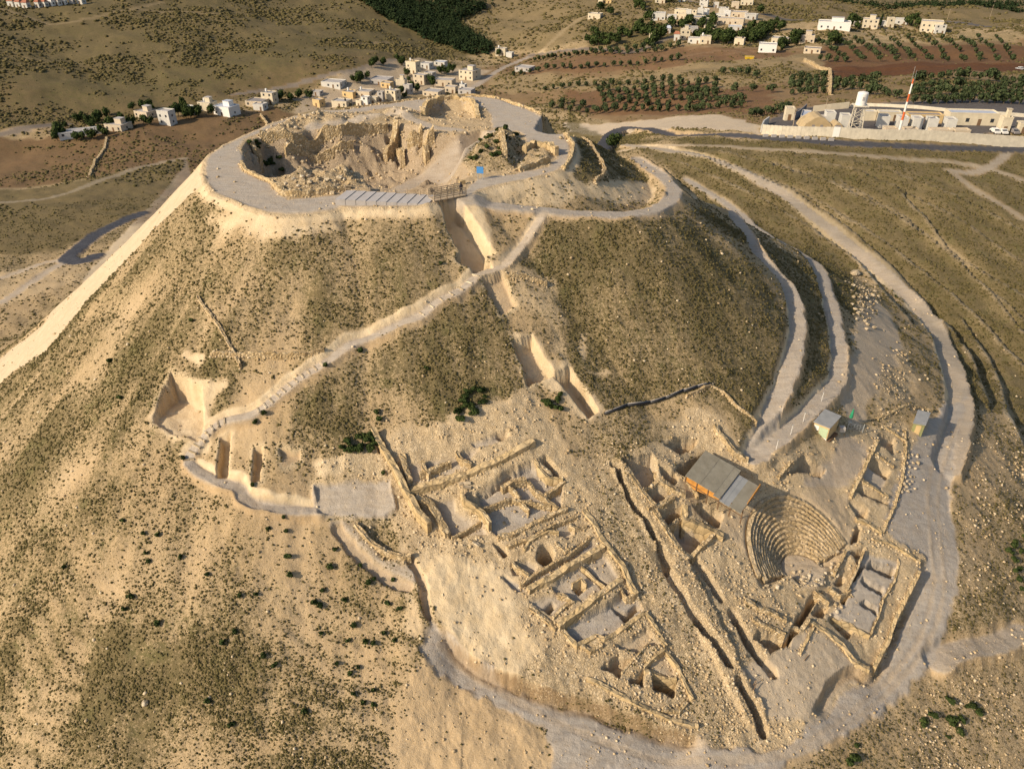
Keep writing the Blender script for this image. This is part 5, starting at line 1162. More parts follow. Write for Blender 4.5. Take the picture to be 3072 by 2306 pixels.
# footbridge over the cutting
A_ = Vector(at(q1(QB, 585, 1300), 0)); B_ = Vector(at(q1(QB, 790, 1262), 0)); dv = B_-A_; L = Vector((dv.x, dv.y)).length; zb = .22
e = empty('footbridge', (A_.x, A_.y, zb), math.atan2(dv.y, dv.x), 'wooden footbridge with slatted railings over the rock cutting', 'bridge')
MB().box(0, L, -.9, .9, -.12, .02).build('deck', MAT['post'], e)
for sgn in (-.92, .92):
    m_ = MB()
    for k in range(6): m_.box(L*k/5-.05, L*k/5+.05, sgn-.05, sgn+.05, .02, 1.15)
    for hz_ in (.3, .55, .8, 1.05): m_.box(0, L, sgn-.03, sgn+.03, hz_, hz_+.1)
    m_.build('railing', MAT['post'], e)
# blue sign
x, y, z = at(q1(QB, 900, 1163), 0); e = empty('sign_board', (x, y, z), R(-12), 'bright blue sign board on two posts beside the summit path', 'sign')
MB().box(-.5, .5, -.04, .04, .9, 1.85).build('panel', MAT['blue'], e)
for s in (-.35, .35): MB().box(s-.04, s+.04, .045, .12, -.3, 1.8).build('post', MAT['metal'], e)
# person walking by the bridge
x, y, z = at(q1(QB, 778, 1268), 0)
e = empty('person', (x, y, max(z, .1)), R(20), 'person in dark clothes walking on the path beside the footbridge', 'person')
me = bpy.data.meshes.new('body'); vs = [(0,0,.92),(0,0,1.15),(0,0,1.4),(0,0,1.52),(0,.01,1.64),(0,.02,1.72),(.1,0,.86),(.13,-.16,.47),(.13,-.3,.06),(.13,-.42,.03),(-.1,0,.86),(-.12,.12,.48),(-.12,.38,.1),(-.12,.28,.03),(.2,0,1.38),(.27,.1,1.1),(.25,.02,.86),(-.2,0,1.38),(-.27,-.08,1.1),(-.26,-.2,.9)]
es = [(0,1),(1,2),(2,3),(3,4),(4,5),(0,6),(6,7),(7,8),(8,9),(0,10),(10,11),(11,12),(12,13),(2,14),(14,15),(15,16),(2,17),(17,18),(18,19)]
rad = [.15,.14,.17,.065,.1,.085,.1,.075,.05,.045,.1,.075,.05,.045,.065,.05,.038,.065,.05,.038]
me.from_pydata(vs, es, []); bo = bpy.data.objects.new('body', me); C.objects.link(bo); bo.parent = e; me.materials.append(MAT['cloth'])
sk = bo.modifiers.new('skin', 'SKIN'); 
for i, r_ in enumerate(rad): me.skin_vertices[0].data[i].radius = (r_, r_*.85)
me.skin_vertices[0].data[0].use_root = True; bo.modifiers.new('sub', 'SUBSURF').levels = 1
hm = MB(); hm.lathe([(.03, 1.62), (.1, 1.66), (.108, 1.72), (.085, 1.79), (.02, 1.82)], 10); hm.build('hair', MAT['black'], e, True)
# yellow waste drum & small things near the crater
x, y, z = at(q1(QB, 782, 1188), 0); e = empty('stone_block', (x, y, gz(x, y)), .4, 'single ochre stone block lying at the crater fence', 'stone block'); MB().box(-.45, .45, -.3, .3, -.1, .55).build('block', MAT['plaster'], e)
# ------------------------------------------------------------------ roofed shed above the theatre
def prism(name, roof_px, zt, zb, mat, roofmat, label, cat, over=.25, th=.12, parts=None):
    P = onplane(roof_px, zt); c = P.mean(0); e = empty(name, (c[0], c[1], zb), 0, label, cat); q = [(p[0]-c[0], p[1]-c[1]) for p in P]; h = zt-zb
    m_ = MB(); m_.v = [(x*.9, y*.9, -.6) for x, y in q]+[(x*.9, y*.9, h-.02) for x, y in q]; m_.f = [(3,2,1,0),(4,5,6,7)]+[(i, (i+1) % 4, 4+(i+1) % 4, 4+i) for i in range(4)]; m_.build('wall', mat, e)
    m_ = MB(); m_.v = [(x, y, h) for x, y in q]+[(x, y, h+th) for x, y in q]; m_.f = [(3,2,1,0),(4,5,6,7)]+[(i, (i+1) % 4, 4+(i+1) % 4, 4+i) for i in range(4)]; m_.build('roof', roofmat, e)
    return e, q, h
rc = Z3((1310,470),(1940,850),(2165,545),(1535,190))
_hz = [float(H1(p[:1], p[1:])[0]) for p in hit(rc)]; _m = sum(_hz)/4; _hz = [_m+.55*(h-_m)+1.55 for h in _hz]; zf = _hz[0]
FL, FR, BR_, BL_ = [Vector((*onplane([p], h)[0], h)) for p, h in zip(rc, _hz)]
e = empty('roofed_shed', FL, 0, 'large roofed shed of orange boards with a weathered corrugated roof above the theatre', 'shed')
O_ = FL.copy()
strips = [(0, .13), (.13, .26), (.26, .39), (.39, .52), (.52, .63), (.63, .71), (.71, .80), (.80, 1.0)]
for i, (u0, u1) in enumerate(strips):
    a, b = FL.lerp(FR, u0)-O_, FL.lerp(FR, u1)-O_; c_, d_ = BL_.lerp(BR_, u1)-O_, BL_.lerp(BR_, u0)-O_; lift = .03*(i % 2)+(-.25 if u0 >= .63 else 0)
    ext = (a-d_).normalized()*(.35 if u0 >= .52 else 0); a = a+ext; b = b+ext
    if u0 >= .63: c_ = c_+(b-c_)*.10; d_ = d_+(a-d_)*.10
    m_ = MB(); m_.v = [tuple(p+Vector((0, 0, lift))) for p in (a, b, c_, d_)]+[tuple(p+Vector((0, 0, lift+.06))) for p in (a, b, c_, d_)]
    m_.f = [(3,2,1,0),(4,5,6,7),(0,1,5,4),(1,2,6,5),(2,3,7,6),(3,0,4,7)]; m_.build('roof_panel', MAT['sheet' if i not in (5, 6) else 'sheet2'], e)
def vwall(a, b, z0a, z0b, th=.08):
    a = a-O_; b = b-O_; n = Vector((-(b-a).y, (b-a).x, 0)).normalized()*th; m_ = MB()
    lo = [Vector((a.x, a.y, z0a)), Vector((b.x, b.y, z0b))]; hi = [a-Vector((0, 0, .05)), b-Vector((0, 0, .05))]
    m_.v = [tuple(p) for p in (lo[0], lo[1], hi[1], hi[0])]+[tuple(p+n) for p in (lo[0], lo[1], hi[1], hi[0])]; m_.f = [(0,1,2,3),(7,6,5,4),(0,4,5,1),(1,5,6,2),(2,6,7,3),(3,7,4,0)]; return m_
ins = (BL_-FL).normalized()*.25
f1, f2, f3 = FL+ins, FL.lerp(FR, .62)+ins, FR+ins*1.2
vwall(f1, f2, -1.7, -2.0).build('board_wall', MAT['wood'], e); vwall(f2+Vector((0, 0, -.3)), f3+Vector((0, 0, -.3)), -2.0, -2.3).build('board_wall', MAT['wood'], e)
vwall(FR.lerp(BR_, .08)+Vector((0, 0, -.35)), FR.lerp(BR_, .9)+Vector((0, 0, -.35)), -2.3, -1.2).build('board_wall', MAT['wood'], e)
m_ = MB()
for u in (0, .2, .4, .6, .8, 1): p = f1.lerp(f3, u)-O_; m_.bar(p+Vector((0, -.06, -2.3)), p+Vector((0, -.06, -.1)), .07, 6)
m_.bar(f1-O_+Vector((0, -.08, -.95)), f3-O_+Vector((0, -.08, -1.15)), .05, 6); m_.build('frame_timber', MAT['dkwood'], e)
# guard booth
zt = at(q1(Z4, 1055, 445))[2]; e, q, h = prism('guard_booth', Z4((885,245),(1072,318),(1195,182),(1010,102)), zt+2.3, zt, MAT['ochre'], MAT['sheet2'], 'small square booth with a grey roof and pale green front beside the gravel yard', 'booth')
a, b = Vector((*q[0], 0))*.9, Vector((*q[1], 0))*.9; n_ = Vector(((b-a).y, -(b-a).x, 0)).normalized()*.05
def fpanel(u0, u1, z0, z1, mat, nm, k=1.):
    p0, p1 = a.lerp(b, u0)+n_*k, a.lerp(b, u1)+n_*k; i0, i1 = a.lerp(b, u0)-n_, a.lerp(b, u1)-n_; m_ = MB()
    m_.v = [(p0.x,p0.y,z0),(p1.x,p1.y,z0),(p1.x,p1.y,z1),(p0.x,p0.y,z1),(i0.x,i0.y,z0),(i1.x,i1.y,z0),(i1.x,i1.y,z1),(i0.x,i0.y,z1)]; m_.f = [(0,1,2,3),(7,6,5,4),(0,4,5,1),(1,5,6,2),(2,6,7,3),(3,7,4,0)]; m_.build(nm, mat, e)
fpanel(.02, .36, .05, 1.95, MAT['white'], 'door'); fpanel(.4, .95, .45, 1.95, MAT['panelgreen'], 'window'); fpanel(.36, .98, .05, .42, MAT['white'], 'sill_board')
m_ = MB().box(q[2][0]-.1, q[2][0]+.65, q[2][1]-.9, q[2][1]-.25, .3, 1.0); m_.build('cooling_unit', MAT['greyw'], e)
zt2 = zt; dp = hit(Z4((800,390),(1060,480),(1150,400),(1090,330),(870,290))); dc = dp.mean(0); m_ = MB(); nn = len(dp)
m_.v = [(p[0]-dc[0], p[1]-dc[1], -1.0) for p in dp]+[(p[0]-dc[0], p[1]-dc[1], 0) for p in dp]; m_.f = [tuple(range(nn))[::-1], tuple(range(nn, 2*nn))]+[(i, (i+1) % nn, nn+(i+1) % nn, nn+i) for i in range(nn)]
o = m_.build('timber_deck', MAT['dkwood']); o.location = (dc[0], dc[1], zt+.12); tag(o, 'brown timber deck under the square guard booth', 'deck')
zt = at(q1(Z4, 2050, 415))[2]; e, q, h = prism('green_hut', Z4((1985,258),(2128,282),(2182,145),(2040,112)), zt+2.1, zt, MAT['olive'], MAT['sheet2'], 'narrow olive green hut with a grey roof at the edge of the gravel road', 'hut')
a, b = Vector((*q[0], 0))*.9, Vector((*q[1], 0))*.9; n_ = Vector(((b-a).y, -(b-a).x, 0)).normalized()*.05; fpanel(.3, .75, .1, 1.8, MAT['yellow'] if False else MAT['ochre'], 'door')
# gate and folded green parasol
ga, gb = Vector(at(q1(Z4, 1255, 330))), Vector(at(q1(Z4, 1420, 375))); dv = gb-ga; L = Vector((dv.x, dv.y)).length
e = empty('metal_gate', ga, math.atan2(dv.y, dv.x), 'dark metal swing gate across the gravel track beside the booth', 'gate'); zz = dv.z
for s_, zz_ in ((0, 0), (L, zz)): MB().bar((s_, 0, zz_-.3), (s_, 0, zz_+1.4), .06, 6).build('post', MAT['metal'], e)
m_ = MB()
for k in range(5): m_.bar((.1, 0, .2+.25*k), (L-.1, 0, zz+.2+.25*k), .025, 5)
for k in range(6): u = .1+(L-.2)*k/5; m_.bar((u, 0, zz*k/5+.2), (u, 0, zz*k/5+1.2), .02, 5)
m_.build('leaf', MAT['metal'], e)
x, y, z = at(q1(Z4, 1285, 250)); e = empty('parasol', (x, y, z), 0, 'closed green parasol standing beside the metal gate', 'parasol'); MB().bar((0, 0, -.1), (0, 0, 2.4), .03, 6).build('pole', MAT['metal'], e); MB().lathe([(.1, .75), (.26, .9), (.2, 1.6), (.05, 2.35)], 9).build('canopy', MAT['green'], e); MB().lathe([(.3, 0), (.3, .1), (.1, .14)], 10).build('base', MAT['concrete'], e)
for i, px in enumerate([q1(QF, 897, 945), q1(Z4, 765, 262), q1(Z4, 625, 412), q1(Z4, 462, 590)]):
    x, y, z = at(px); e = empty('marker_post', (x, y, z), 0, ['thin white post at the upper end of the straight road below the dirt tracks', 'thin white post on the road edge level with the guard booth', 'thin white post on the road edge between booth and road bend', 'thin white post at the road bend, nearest to the shed roof'][i], 'post', 'white posts along the lower road')
    MB().bar((0, 0, -.2), (0, 0, 1.5), .035, 6).build('pole', MAT['white'], e); MB().box(-.06, .06, -.06, .06, 1.5, 1.58).build('cap', MAT['metal'], e)
# black pipe
pp = hit(QE((1705,1030),(1850,985),(2000,958),(2100,935),(2212,900))+QF((0,905),(90,875),(180,850))); c = pp[0]; zo = gz(*c); m_ = MB()
for p, q in zip(pp[:-1], pp[1:]): m_.bar((p[0]-c[0], p[1]-c[1], gz(*p)-zo+.22), (q[0]-c[0], q[1]-c[1], gz(*q)-zo+.22), .17, 8)
o = m_.build('drain_pipe', MAT['black'], None, True); o.location = (c[0], c[1], zo); tag(o, 'black drain pipe lying across the slope from the last trench', 'pipe')
m_ = MB()
for p, q in zip(pp[:-1], pp[1:]): m_.bar((p[0]-c[0]+.1, p[1]-c[1]+.33, gz(*p)-zo+.2), (q[0]-c[0]+.1, q[1]-c[1]+.33, gz(*q)-zo+.2), .09, 8)
o = m_.build('water_pipe', MAT['greyw'], None, True); o.location = (c[0], c[1], zo); tag(o, 'thin grey pipe running along the upper side of the black pipe', 'pipe')
# loose timbers by the white terrace
for A, B, D_, lab in [(Z6((1985,830)), Z6((2085,740)), .06, 'leaning dark timber pole with its foot in the trench left of the white terrace'), (Z6((2045,865)), Z6((2090,770)), .06, 'second dark timber pole standing beside the leaning one'), (Z6((1905,1095)), Z6((2035,1070)), .08, 'short dark log lying on the rubble beside the lower trench'), (Z5((780,1420)), Z5((835,1350)), .05, 'thin dark stake at the top corner of the white terrace')]:
    a, b = Vector(at(A[0])), Vector(at(B[0])); up = Vector((0, 0, .12)); m_ = MB().bar(up, b-a+up+(Vector((0, 0, .5)) if D_ == .06 else Vector((0, 0, 0))), D_, 6, D_*.7); o = m_.build('timber_pole', MAT['dkwood']); o.location = a; tag(o, lab, 'pole')
for A, B, lab in [(Z1((1015,812)), Z1((1150,802)), 'upper one of the two pale beams beside the curved wall'), (Z1((1060,850)), Z1((1150,850)), 'lower one of the two pale beams beside the curved wall'), (Z1((1165,1450)), Z1((1245,1500)), 'pale slab lying below the curved wall on grey earth')]:
    a, b = Vector(at(A[0])), Vector(at(B[0])); d = b-a; o = MB().box(0, d.length, -.17, .17, .05, .3).build('stone_beam', MAT['rock']); o.location = a+Vector((0, 0, .05)); o.rotation_euler = d.to_track_quat('X', 'Z').to_euler(); tag(o, lab, 'stone beam')
# large loose blocks
def boulder(px, s, lab, grp=None, k=[0], z=None):
    x, y, zz = at(px, z); k[0] += 1; g = np.random.default_rng(k[0]); v = BV*(1+g.uniform(-.25, .25, (12, 1)))*np.array([1, g.uniform(.7, 1), g.uniform(.6, .9)])*s
    a = g.uniform(0, 6); M_ = np.array([[math.cos(a), -math.sin(a), 0], [math.sin(a), math.cos(a), 0], [0, 0, 1]]); o = link('boulder', v @ M_.T, BF.tolist(), MAT['rock']); o.location = (x, y, zz+s*.35); tag(o, lab, 'boulder', grp)
for p in ((1025,420),(1100,410),(1160,430),(1075,460),(930,515),(1010,540),(975,575),(905,590),(1130,755),(1195,800),(1150,860),(800,450),(840,470),(770,490),(820,510),(790,540),(850,440),(1110,300),(960,250),(990,280),(690,340),(760,350),(680,235),(60,320),(130,400),(380,545),(490,590),(1230,280),(1090,345)):
    boulder(q1(Z5, *p), rnd.uniform(.22, .36), 'pale loose stone block around the floor of the small theatre', 'stone blocks around the theatre floor')
for p in QF((1075,180),(1100,200),(1130,210),(1165,205),(1200,230),(1240,240),(1265,265),(1090,230),(1110,260),(1150,290),(1190,280),(1230,270),(1100,300),(1120,330),(1140,360),(1160,340),(1110,370),(1130,400),(1180,420),(1200,440),(1170,390),(1190,470),(1240,460),(1215,300),(1250,300),(1270,285)):
    boulder(p, rnd.uniform(.3, .5), 'pale stone block in the dump beside the upper end of the gravel yard', 'stone blocks dumped beside the gravel yard')
for p in Z4((1900,620),(1930,640),(1980,610),(2030,630),(1920,700),(1950,740),(1890,760),(1990,700),(1940,800),(1960,850),(1900,860),(2010,760),(1920,900),(1880,930),(1950,930),(1890,990),(1930,1010),(1860,1020),(2040,700),(2000,850),(1980,900),(1910,960)):
    boulder(p, rnd.uniform(.2, .34), 'pale stone block in the heap between the row of pits and the gravel road', 'stone blocks heaped by the gravel road')
for p in QA((1790,880),(1815,860),(1840,850),(1870,830),(1850,870),(1890,850),(1920,830),(1880,880),(1910,870),(1935,855),(1960,800),(1985,790),(2010,785),(2040,775),(2070,770),(2100,760),(2130,755),(2160,750),(1830,830),(1900,800),(1940,880))+QB((10,740),(40,745),(70,750),(300,700),(330,710),(350,690),(370,720),(340,740),(320,760),(360,760),(400,740),(430,745),(390,700),(450,740)):
    boulder(p, rnd.uniform(.3, .55), 'whitish stone block on the rubble band at the far side of the crater', 'stone blocks on the far crater rim', z=.4)
for p in QA((1850,1180),(1900,1160),(1960,1150),(2010,1190),(2060,1170),(2120,1160),(2170,1190),(2200,1150),(1930,1200),(2090,1210),(2000,1140),(2150,1220))+QB((20,1150),(60,1180),(100,1150)):
    boulder(p, rnd.uniform(.3, .5), 'weathered block on the rubble heap at the near crater rim', 'stone blocks on the near crater rim', z=.8)
for p, s, lab in [(q1(QG, 940, 1235), .4, 'pale elongated stone lying on the lower left slope'), (q1(QB, 1345, 822), .7, 'larger of the two ochre stones on the wide summit walkway'), (q1(QB, 1425, 900), .5, 'ochre stone near the right edge of the summit walkway'), (q1(QF, 1110, 125), 1.3, 'big pale boulder at the upper end of the stone dump')]: boulder(p, s, lab)
# bushes that stand out
bp_ = [tree_object('bush', crown_mesh(700+i, .36, .5, .08, 130, .11, .2, .03, 5), MAT['leaf']) for i in range(4)]
bl = list(QG((797,72),(945,280),(960,335),(1740,125),(1865,300),(1875,415),(2080,495),(2070,605),(1840,50),(1850,130),(1015,155),(930,150),(1170,295),(1350,425),(1520,800),(1560,570),(420,375),(860,570),(1030,745),(805,645),(1660,560),(1980,1305),(1345,1235),(1500,1390),(2135,345),(2175,980),(1700,945),(1780,995),(1440,870),(2160,240),(2030,590),(2070,780)))
bl += list(QH((15,565),(75,730),(275,785),(345,840),(45,820),(150,840),(210,850),(110,1010),(60,1045),(205,1150),(80,1195),(140,1240),(205,1250),(380,640),(300,600),(170,460),(215,430),(335,415),(120,320)))
bl += list(QD((1190,1325),(1645,1510),(1710,1030),(1655,1075),(2110,740),(780,935),(1250,440),(710,680)))+list(QE((270,1410),(150,1170),(230,1020),(560,740),(640,30),(120,620),(1350,970),(1380,990),(250,1060)))+list(QF((1010,190),(1380,270)))
copies(bp_, 'bush', hit(bl), 'round dark green bush standing out on the sandy slope', 'bush', 'dark bushes on the sandy slope', .8, 1.25)
b2 = [tree_object('bush', crown_mesh(720+i, .55, .6, .08, 200, .14, .2, .04, 6), MAT['leaf']) for i in range(3)]
gl = P_in(QE((720,960),(800,870),(930,830),(950,930),(830,1060),(740,1080)), 22, 5)+P_in(QE((0,1200),(230,1130),(240,1280),(0,1300)), 16, 6)+P_in(QE((1310,960),(1420,900),(1480,1000),(1340,1010)), 8, 7)+P_in(QA((1380,880),(1700,800),(1720,815),(1420,895)), 16, 8)+P_in(QB((850,930),(1000,860),(1150,880),(1170,1000),(1050,1090),(800,1100)), 22, 9)+P_in(QI((2050,300),(2200,150),(2200,500),(2080,420)), 12, 10)+P_in(QI((1540,1300),(1900,1100),(1950,1300),(1700,1500),(1600,1450)), 14, 11)+P_in(QI((1050,1500),(1150,1460),(1170,1640),(1060,1650)), 5, 12)
gl += P_in(QA((1620,1010),(1800,1000),(1860,1090),(1700,1130)), 14, 21)+P_in(QA((1580,930),(1680,920),(1690,960),(1590,980)), 6, 22)   # CRB
copies(b2, 'bush', hit(gl), 'dense green shrub growing in a thick clump on the hill', 'bush', 'green shrubs in thick clumps', .6, 1.15)
x, y, z = at(q1(QB, 1765, 962)); o = tree_object('lone_tree', crown_mesh(741, 2.7, 4.6, .7, 700, .42, 1.5, .22, 9), MAT['leaf']); o.location = (x, y, z); tag(o, 'lone dark round tree beside the track right of the summit', 'tree')
# ------------------------------------------------------------------ walled compound on the right
wl_ = QC((510,868),(640,876),(760,882),(1000,893),(1250,905),(1500,915),(1850,932),(2212,950)); Pw = hit(wl_); Pw = np.concatenate([Pw, Pw[-1:]+(Pw[-1]-Pw[-2])*.6])
zs = [gz(*p) for p in Pw]; c0 = Vector((*Pw[0], zs[0])); e = empty('concrete_wall', c0, 0, 'long pale concrete barrier wall in front of the compound on the right', 'wall')
m_ = MB(); cap = MB(); tot = 0
for (p, za), (q, zb_) in zip(zip(Pw[:-1], zs[:-1]), zip(Pw[1:], zs[1:])):
    L = np.hypot(*(q-p)); n = max(1, int(round(L/1.25)))
    for k in range(n):
        a = p+(q-p)*k/n; b = p+(q-p)*(k+.975)/n; u = (q-p)/L; nn = np.array([-u[1], u[0]])*.16; z_ = za+(zb_-za)*k/n-c0.z; tot += 1; h = 3.1+.05*rnd.random()
        i = len(m_.v); m_.v += [(t[0]-c0.x, t[1]-c0.y, zz) for zz in (z_-.6, z_+h) for t in (a-nn, b-nn, b+nn, a+nn)]; m_.f += [(i,i+3,i+2,i+1),(i+4,i+5,i+6,i+7),(i,i+1,i+5,i+4),(i+1,i+2,i+6,i+5),(i+2,i+3,i+7,i+6),(i+3,i,i+4,i+7)]
m_.build('wall_panels', MAT['concrete'], e)
i0, i1 = 2, 3; a = Pw[2]+(Pw[3]-Pw[2])*.86; b = Pw[2]+(Pw[3]-Pw[2])*1.04; u = (b-a)/np.hypot(*(b-a)); nn = np.array([u[1], -u[0]])*.2
m_ = MB(); z_ = gz(*a)-c0.z; m_.v = [(t[0]-c0.x, t[1]-c0.y, zz) for zz in (z_+.1, z_+3.3) for t in (a+nn, b+nn, b+nn*.5, a+nn*.5)]; m_.f = [(0,3,2,1),(4,5,6,7),(0,1,5,4),(1,2,6,5),(2,3,7,6),(3,0,4,7)]; m_.build('white_panel', MAT['white'], e)
def polyfence(name, px, h, th, mat, lab, cat='wall'):
    P = hit(px); z0 = gz(*P[0]); m_ = MB()
    for p, q in zip(P[:-1], P[1:]):
        u = (q-p)/np.hypot(*(q-p)); nn = np.array([-u[1], u[0]])*th/2; za, zb_ = gz(*p)-z0, gz(*q)-z0; i = len(m_.v)
        m_.v += [(t[0]-P[0][0], t[1]-P[0][1], zz) for dz in (-.6, h) for t, zz in ((p-nn, za+dz), (q-nn, zb_+dz), (q+nn, zb_+dz), (p+nn, za+dz))]; m_.f += [(i,i+3,i+2,i+1),(i+4,i+5,i+6,i+7),(i,i+1,i+5,i+4),(i+1,i+2,i+6,i+5),(i+2,i+3,i+7,i+6),(i+3,i,i+4,i+7)]
    o = m_.build(name, MAT[mat]); o.location = (*P[0], z0); tag(o, lab, cat)
polyfence('concrete_wall', QC((845,715),(960,705),(1075,695)), 2.2, .4, 'cream', 'pale rear wall of the compound left of the water tower')
polyfence('concrete_wall', QC((1085,690),(1180,685),(1500,700),(1800,730),(2030,745),(2212,760)), 1.2, .4, 'concrete', 'long rear wall of the compound behind the barracks')
polyfence('concrete_wall', QC((505,860),(520,825),(555,795)), 2.4, .4, 'palew', 'short angled wall at the left corner of the compound')
polyfence('concrete_wall', QC((720,770),(760,735),(800,700)), 2.2, .3, 'roofdark', 'dark screen wall beside the long sloping grey roof')
for i in range(9):
    x, y, z = at(q1(QC, 530+i*53, 880+i*3)); e = MB().box(-.8, .8, -.35, .35, -.2, .75).build('concrete_block', MAT['roofgrey']); e.location = (x, y-1.1, gz(x, y-1.1)); tag(e, 'grey concrete block standing at the foot of the barrier wall', 'concrete block', 'concrete blocks in front of the barrier wall')
kc = 1/2.16
def bld(cx, cy, w, st, wall, roof, lab, dep=.7, rz=-6, ex='', cat='building', name='barrack', win=True, hh=3.0): return house(q1(QC, cx, cy), lab, w*kc, st, wall, roof, rz, dep, ex, cat, name, 'buildings inside the compound', win, hh)
bld(1208, 778, 82, .9, 'cream', 'roofblue', 'short cream barrack with a bluish roof right behind the water tower', .5)
bld(1335, 782, 150, .9, 'cream', 'roofblue', 'long cream barrack with a bluish roof left of the striped mast', .3)
bld(1875, 812, 320, 1.2, 'cream', 'roofblue', 'largest shed of the compound, cream walls and a long bluish roof', .35, ex='')
bld(1565, 795, 230, .8, 'yellow' if False else 'ochre', 'roofdark', 'long low ochre building with a dark roof behind the grey containers', .35)
bld(2080, 865, 62, 1.5, 'cream', 'beige', 'narrow cream guard building at the right of the parked cars', .9, ex='t')
bld(2200, 870, 60, 1, 'cream', 'roofgrey', 'cream building at the right end of the compound', .9)
for x, y, w, lab in [(1515, 840, 52, 'left one of the two upright grey containers in front of the ochre building'), (1612, 845, 56, 'right one of the two upright grey containers in front of the ochre building'), (1730, 850, 54, 'grey container left of the cream shed'), (1300, 828, 40, 'grey container left of the mast foot'), (1420, 835, 36, 'pale violet container right beside the mast'), (1050, 822, 50, 'rounded grey container left of the water tower'), (952, 800, 50, 'grey container behind the big tan tent')]:
    bld(x, y, w, 1.15, 'palew', 'roofgrey', lab, 1.3, -8, '', 'container', 'container', False)
bld(890, 800, 90, .7, 'roofgrey', 'roofgrey', 'low grey hut behind the big tan tent', .6, -8, win=False)
bld(785, 800, 50, .8, 'greyw', 'roofblue', 'long narrow sheet roof running away behind the tan tent', 3.0, -22, win=False)
bld(690, 770, 34, 1.3, 'cream', 'roofgrey', 'small cream sentry hut near the left corner of the compound', 1, -6, '', 'hut', 'sentry_hut')
for x, y, w, lab in [(1350, 862, 80, 'low sand coloured wall of blocks left of the mast'), (1480, 866, 90, 'low sand coloured wall of blocks right of the mast'), (1675, 874, 140, 'longest low sand coloured wall in front of the containers'), (1810, 878, 100, 'low sand coloured wall at the right of the containers')]:
    bld(x, y, w, .42, 'beige', 'beige', lab, .08 if w > 100 else .12, -3, '', 'wall', 'block_wall', False)
def tent(px, w, h, d, lab):
    x, y, z = at(px); s = mpp(x, y, z); W2 = w*s/2; e = empty('tent', (x, y, z), R(-4), lab, 'tent', 'tan tents in the compound')
    m_ = MB(); pr = [(-W2, 0), (-W2*.8, h*.45), (-W2*.3, h*.9), (0, h), (W2*.35, h*.9), (W2*.8, h*.45), (W2, 0)]; n = len(pr)
    m_.v = [(a, 0, b) for a, b in pr]+[(a, d, b*.97) for a, b in pr]; m_.f = [(i, i+1, n+i+1, n+i)[::-1] for i in range(n-1)]+[tuple(range(n))[::-1], tuple(range(n, 2*n))]; m_.build('canvas', MAT['tan'], e)
    for u in (-.3, .22): MB().box(W2*u-.45, W2*u+.45, -.05, .05, 0, 1.7).build('doorway', MAT['roofdark'], e)
tent(q1(QC, 872, 843), 92, 4.2, 8, 'big tan tent with dark doorways behind the barrier wall'); tent(q1(QC, 1003, 843), 36, 2.4, 5, 'small tan tent between the big tent and the water tower')
# water tower
x, y, z = at(q1(QC, 1112, 848)); e = empty('water_tower', (x, y, z), R(-8), 'white water tank on a tall steel lattice tower inside the compound', 'water tower')
hT = 8.0; w0, w1 = 1.9, 1.35
for sx in (-1, 1):
    for sy in (-1, 1): MB().bar((sx*w0, sy*w0, -.4), (sx*w1, sy*w1, hT), .13, 6).build('leg', MAT['concrete'], e)
m_ = MB()
for k in range(3):
    za, zb_ = hT*k/3+.2, hT*(k+1)/3; wa, wb = w0+(w1-w0)*za/hT, w0+(w1-w0)*zb_/hT
    for s in (-1, 1):
        m_.bar((-wa, s*wa, za), (wb, s*wb, zb_), .06, 5); m_.bar((wa, s*wa, za), (-wb, s*wb, zb_), .06, 5); m_.bar((s*wa, -wa, za), (s*wb, wb, zb_), .06, 5); m_.bar((-wb, s*wb, zb_), (wb, s*wb, zb_), .07, 5); m_.bar((s*wb, -wb, zb_), (s*wb, wb, zb_), .07, 5)
m_.build('bracing', MAT['concrete'], e); MB().box(-2.2, 2.2, -2.2, 2.2, hT, hT+.22).build('platform', MAT['concrete'], e)
MB().lathe([(1.62, hT+.23), (1.66, hT+.4), (1.66, hT+3.8), (1.5, hT+4.1), (.3, hT+4.4)], 24).build('tank', MAT['white'], e, False)
MB().box(-.3, .3, -1.72, -1.6, hT+1.9, hT+3.0).build('emblem', MAT['roofgrey'], e)
m_ = MB(); m_.bar((.7, -w0-.1, 0), (.5, -w1-.4, hT+.2), .04, 5); m_.bar((1.1, -w0-.1, 0), (.9, -w1-.4, hT+.2), .04, 5)
for k in range(14): u = (k+.5)/14; m_.bar((.7-.2*u, -w0-.1+(w0-w1-.3)*u, u*hT), (1.1-.2*u, -w0-.1+(w0-w1-.3)*u, u*hT), .025, 5)
m_.build('ladder', MAT['metal'], e)
# striped mast
x, y, z = at(q1(QC, 1397, 872)); e = empty('radio_mast', (x, y, z), 0, 'tall mast striped red and white inside the compound', 'mast'); cuts = [-.3, 1.6, 4.6, 7.2, 10.2, 12.6, 15.6, 17.0]
for i in range(len(cuts)-1): MB().bar((0, 0, cuts[i]), (0, 0, cuts[i+1]), .42-.012*cuts[i], 10, .42-.012*cuts[i+1]).build('red_band' if i % 2 == 0 else 'white_band', MAT['redp' if i % 2 == 0 else 'white'], e)
for dx, hh_ in ((-.5, 4.2), (.3, 3.2)): MB().bar((dx, 0, 16.2), (dx, 0, 16.4+hh_), .05, 5).build('antenna', MAT['metal'], e)
m_ = MB(); m_.bar((-.6, 0, 16.3), (.6, 0, 16.3), .05, 5); m_.bar((0, -.6, 16.5), (0, .6, 16.5), .05, 5); m_.build('crossarm', MAT['metal'], e)
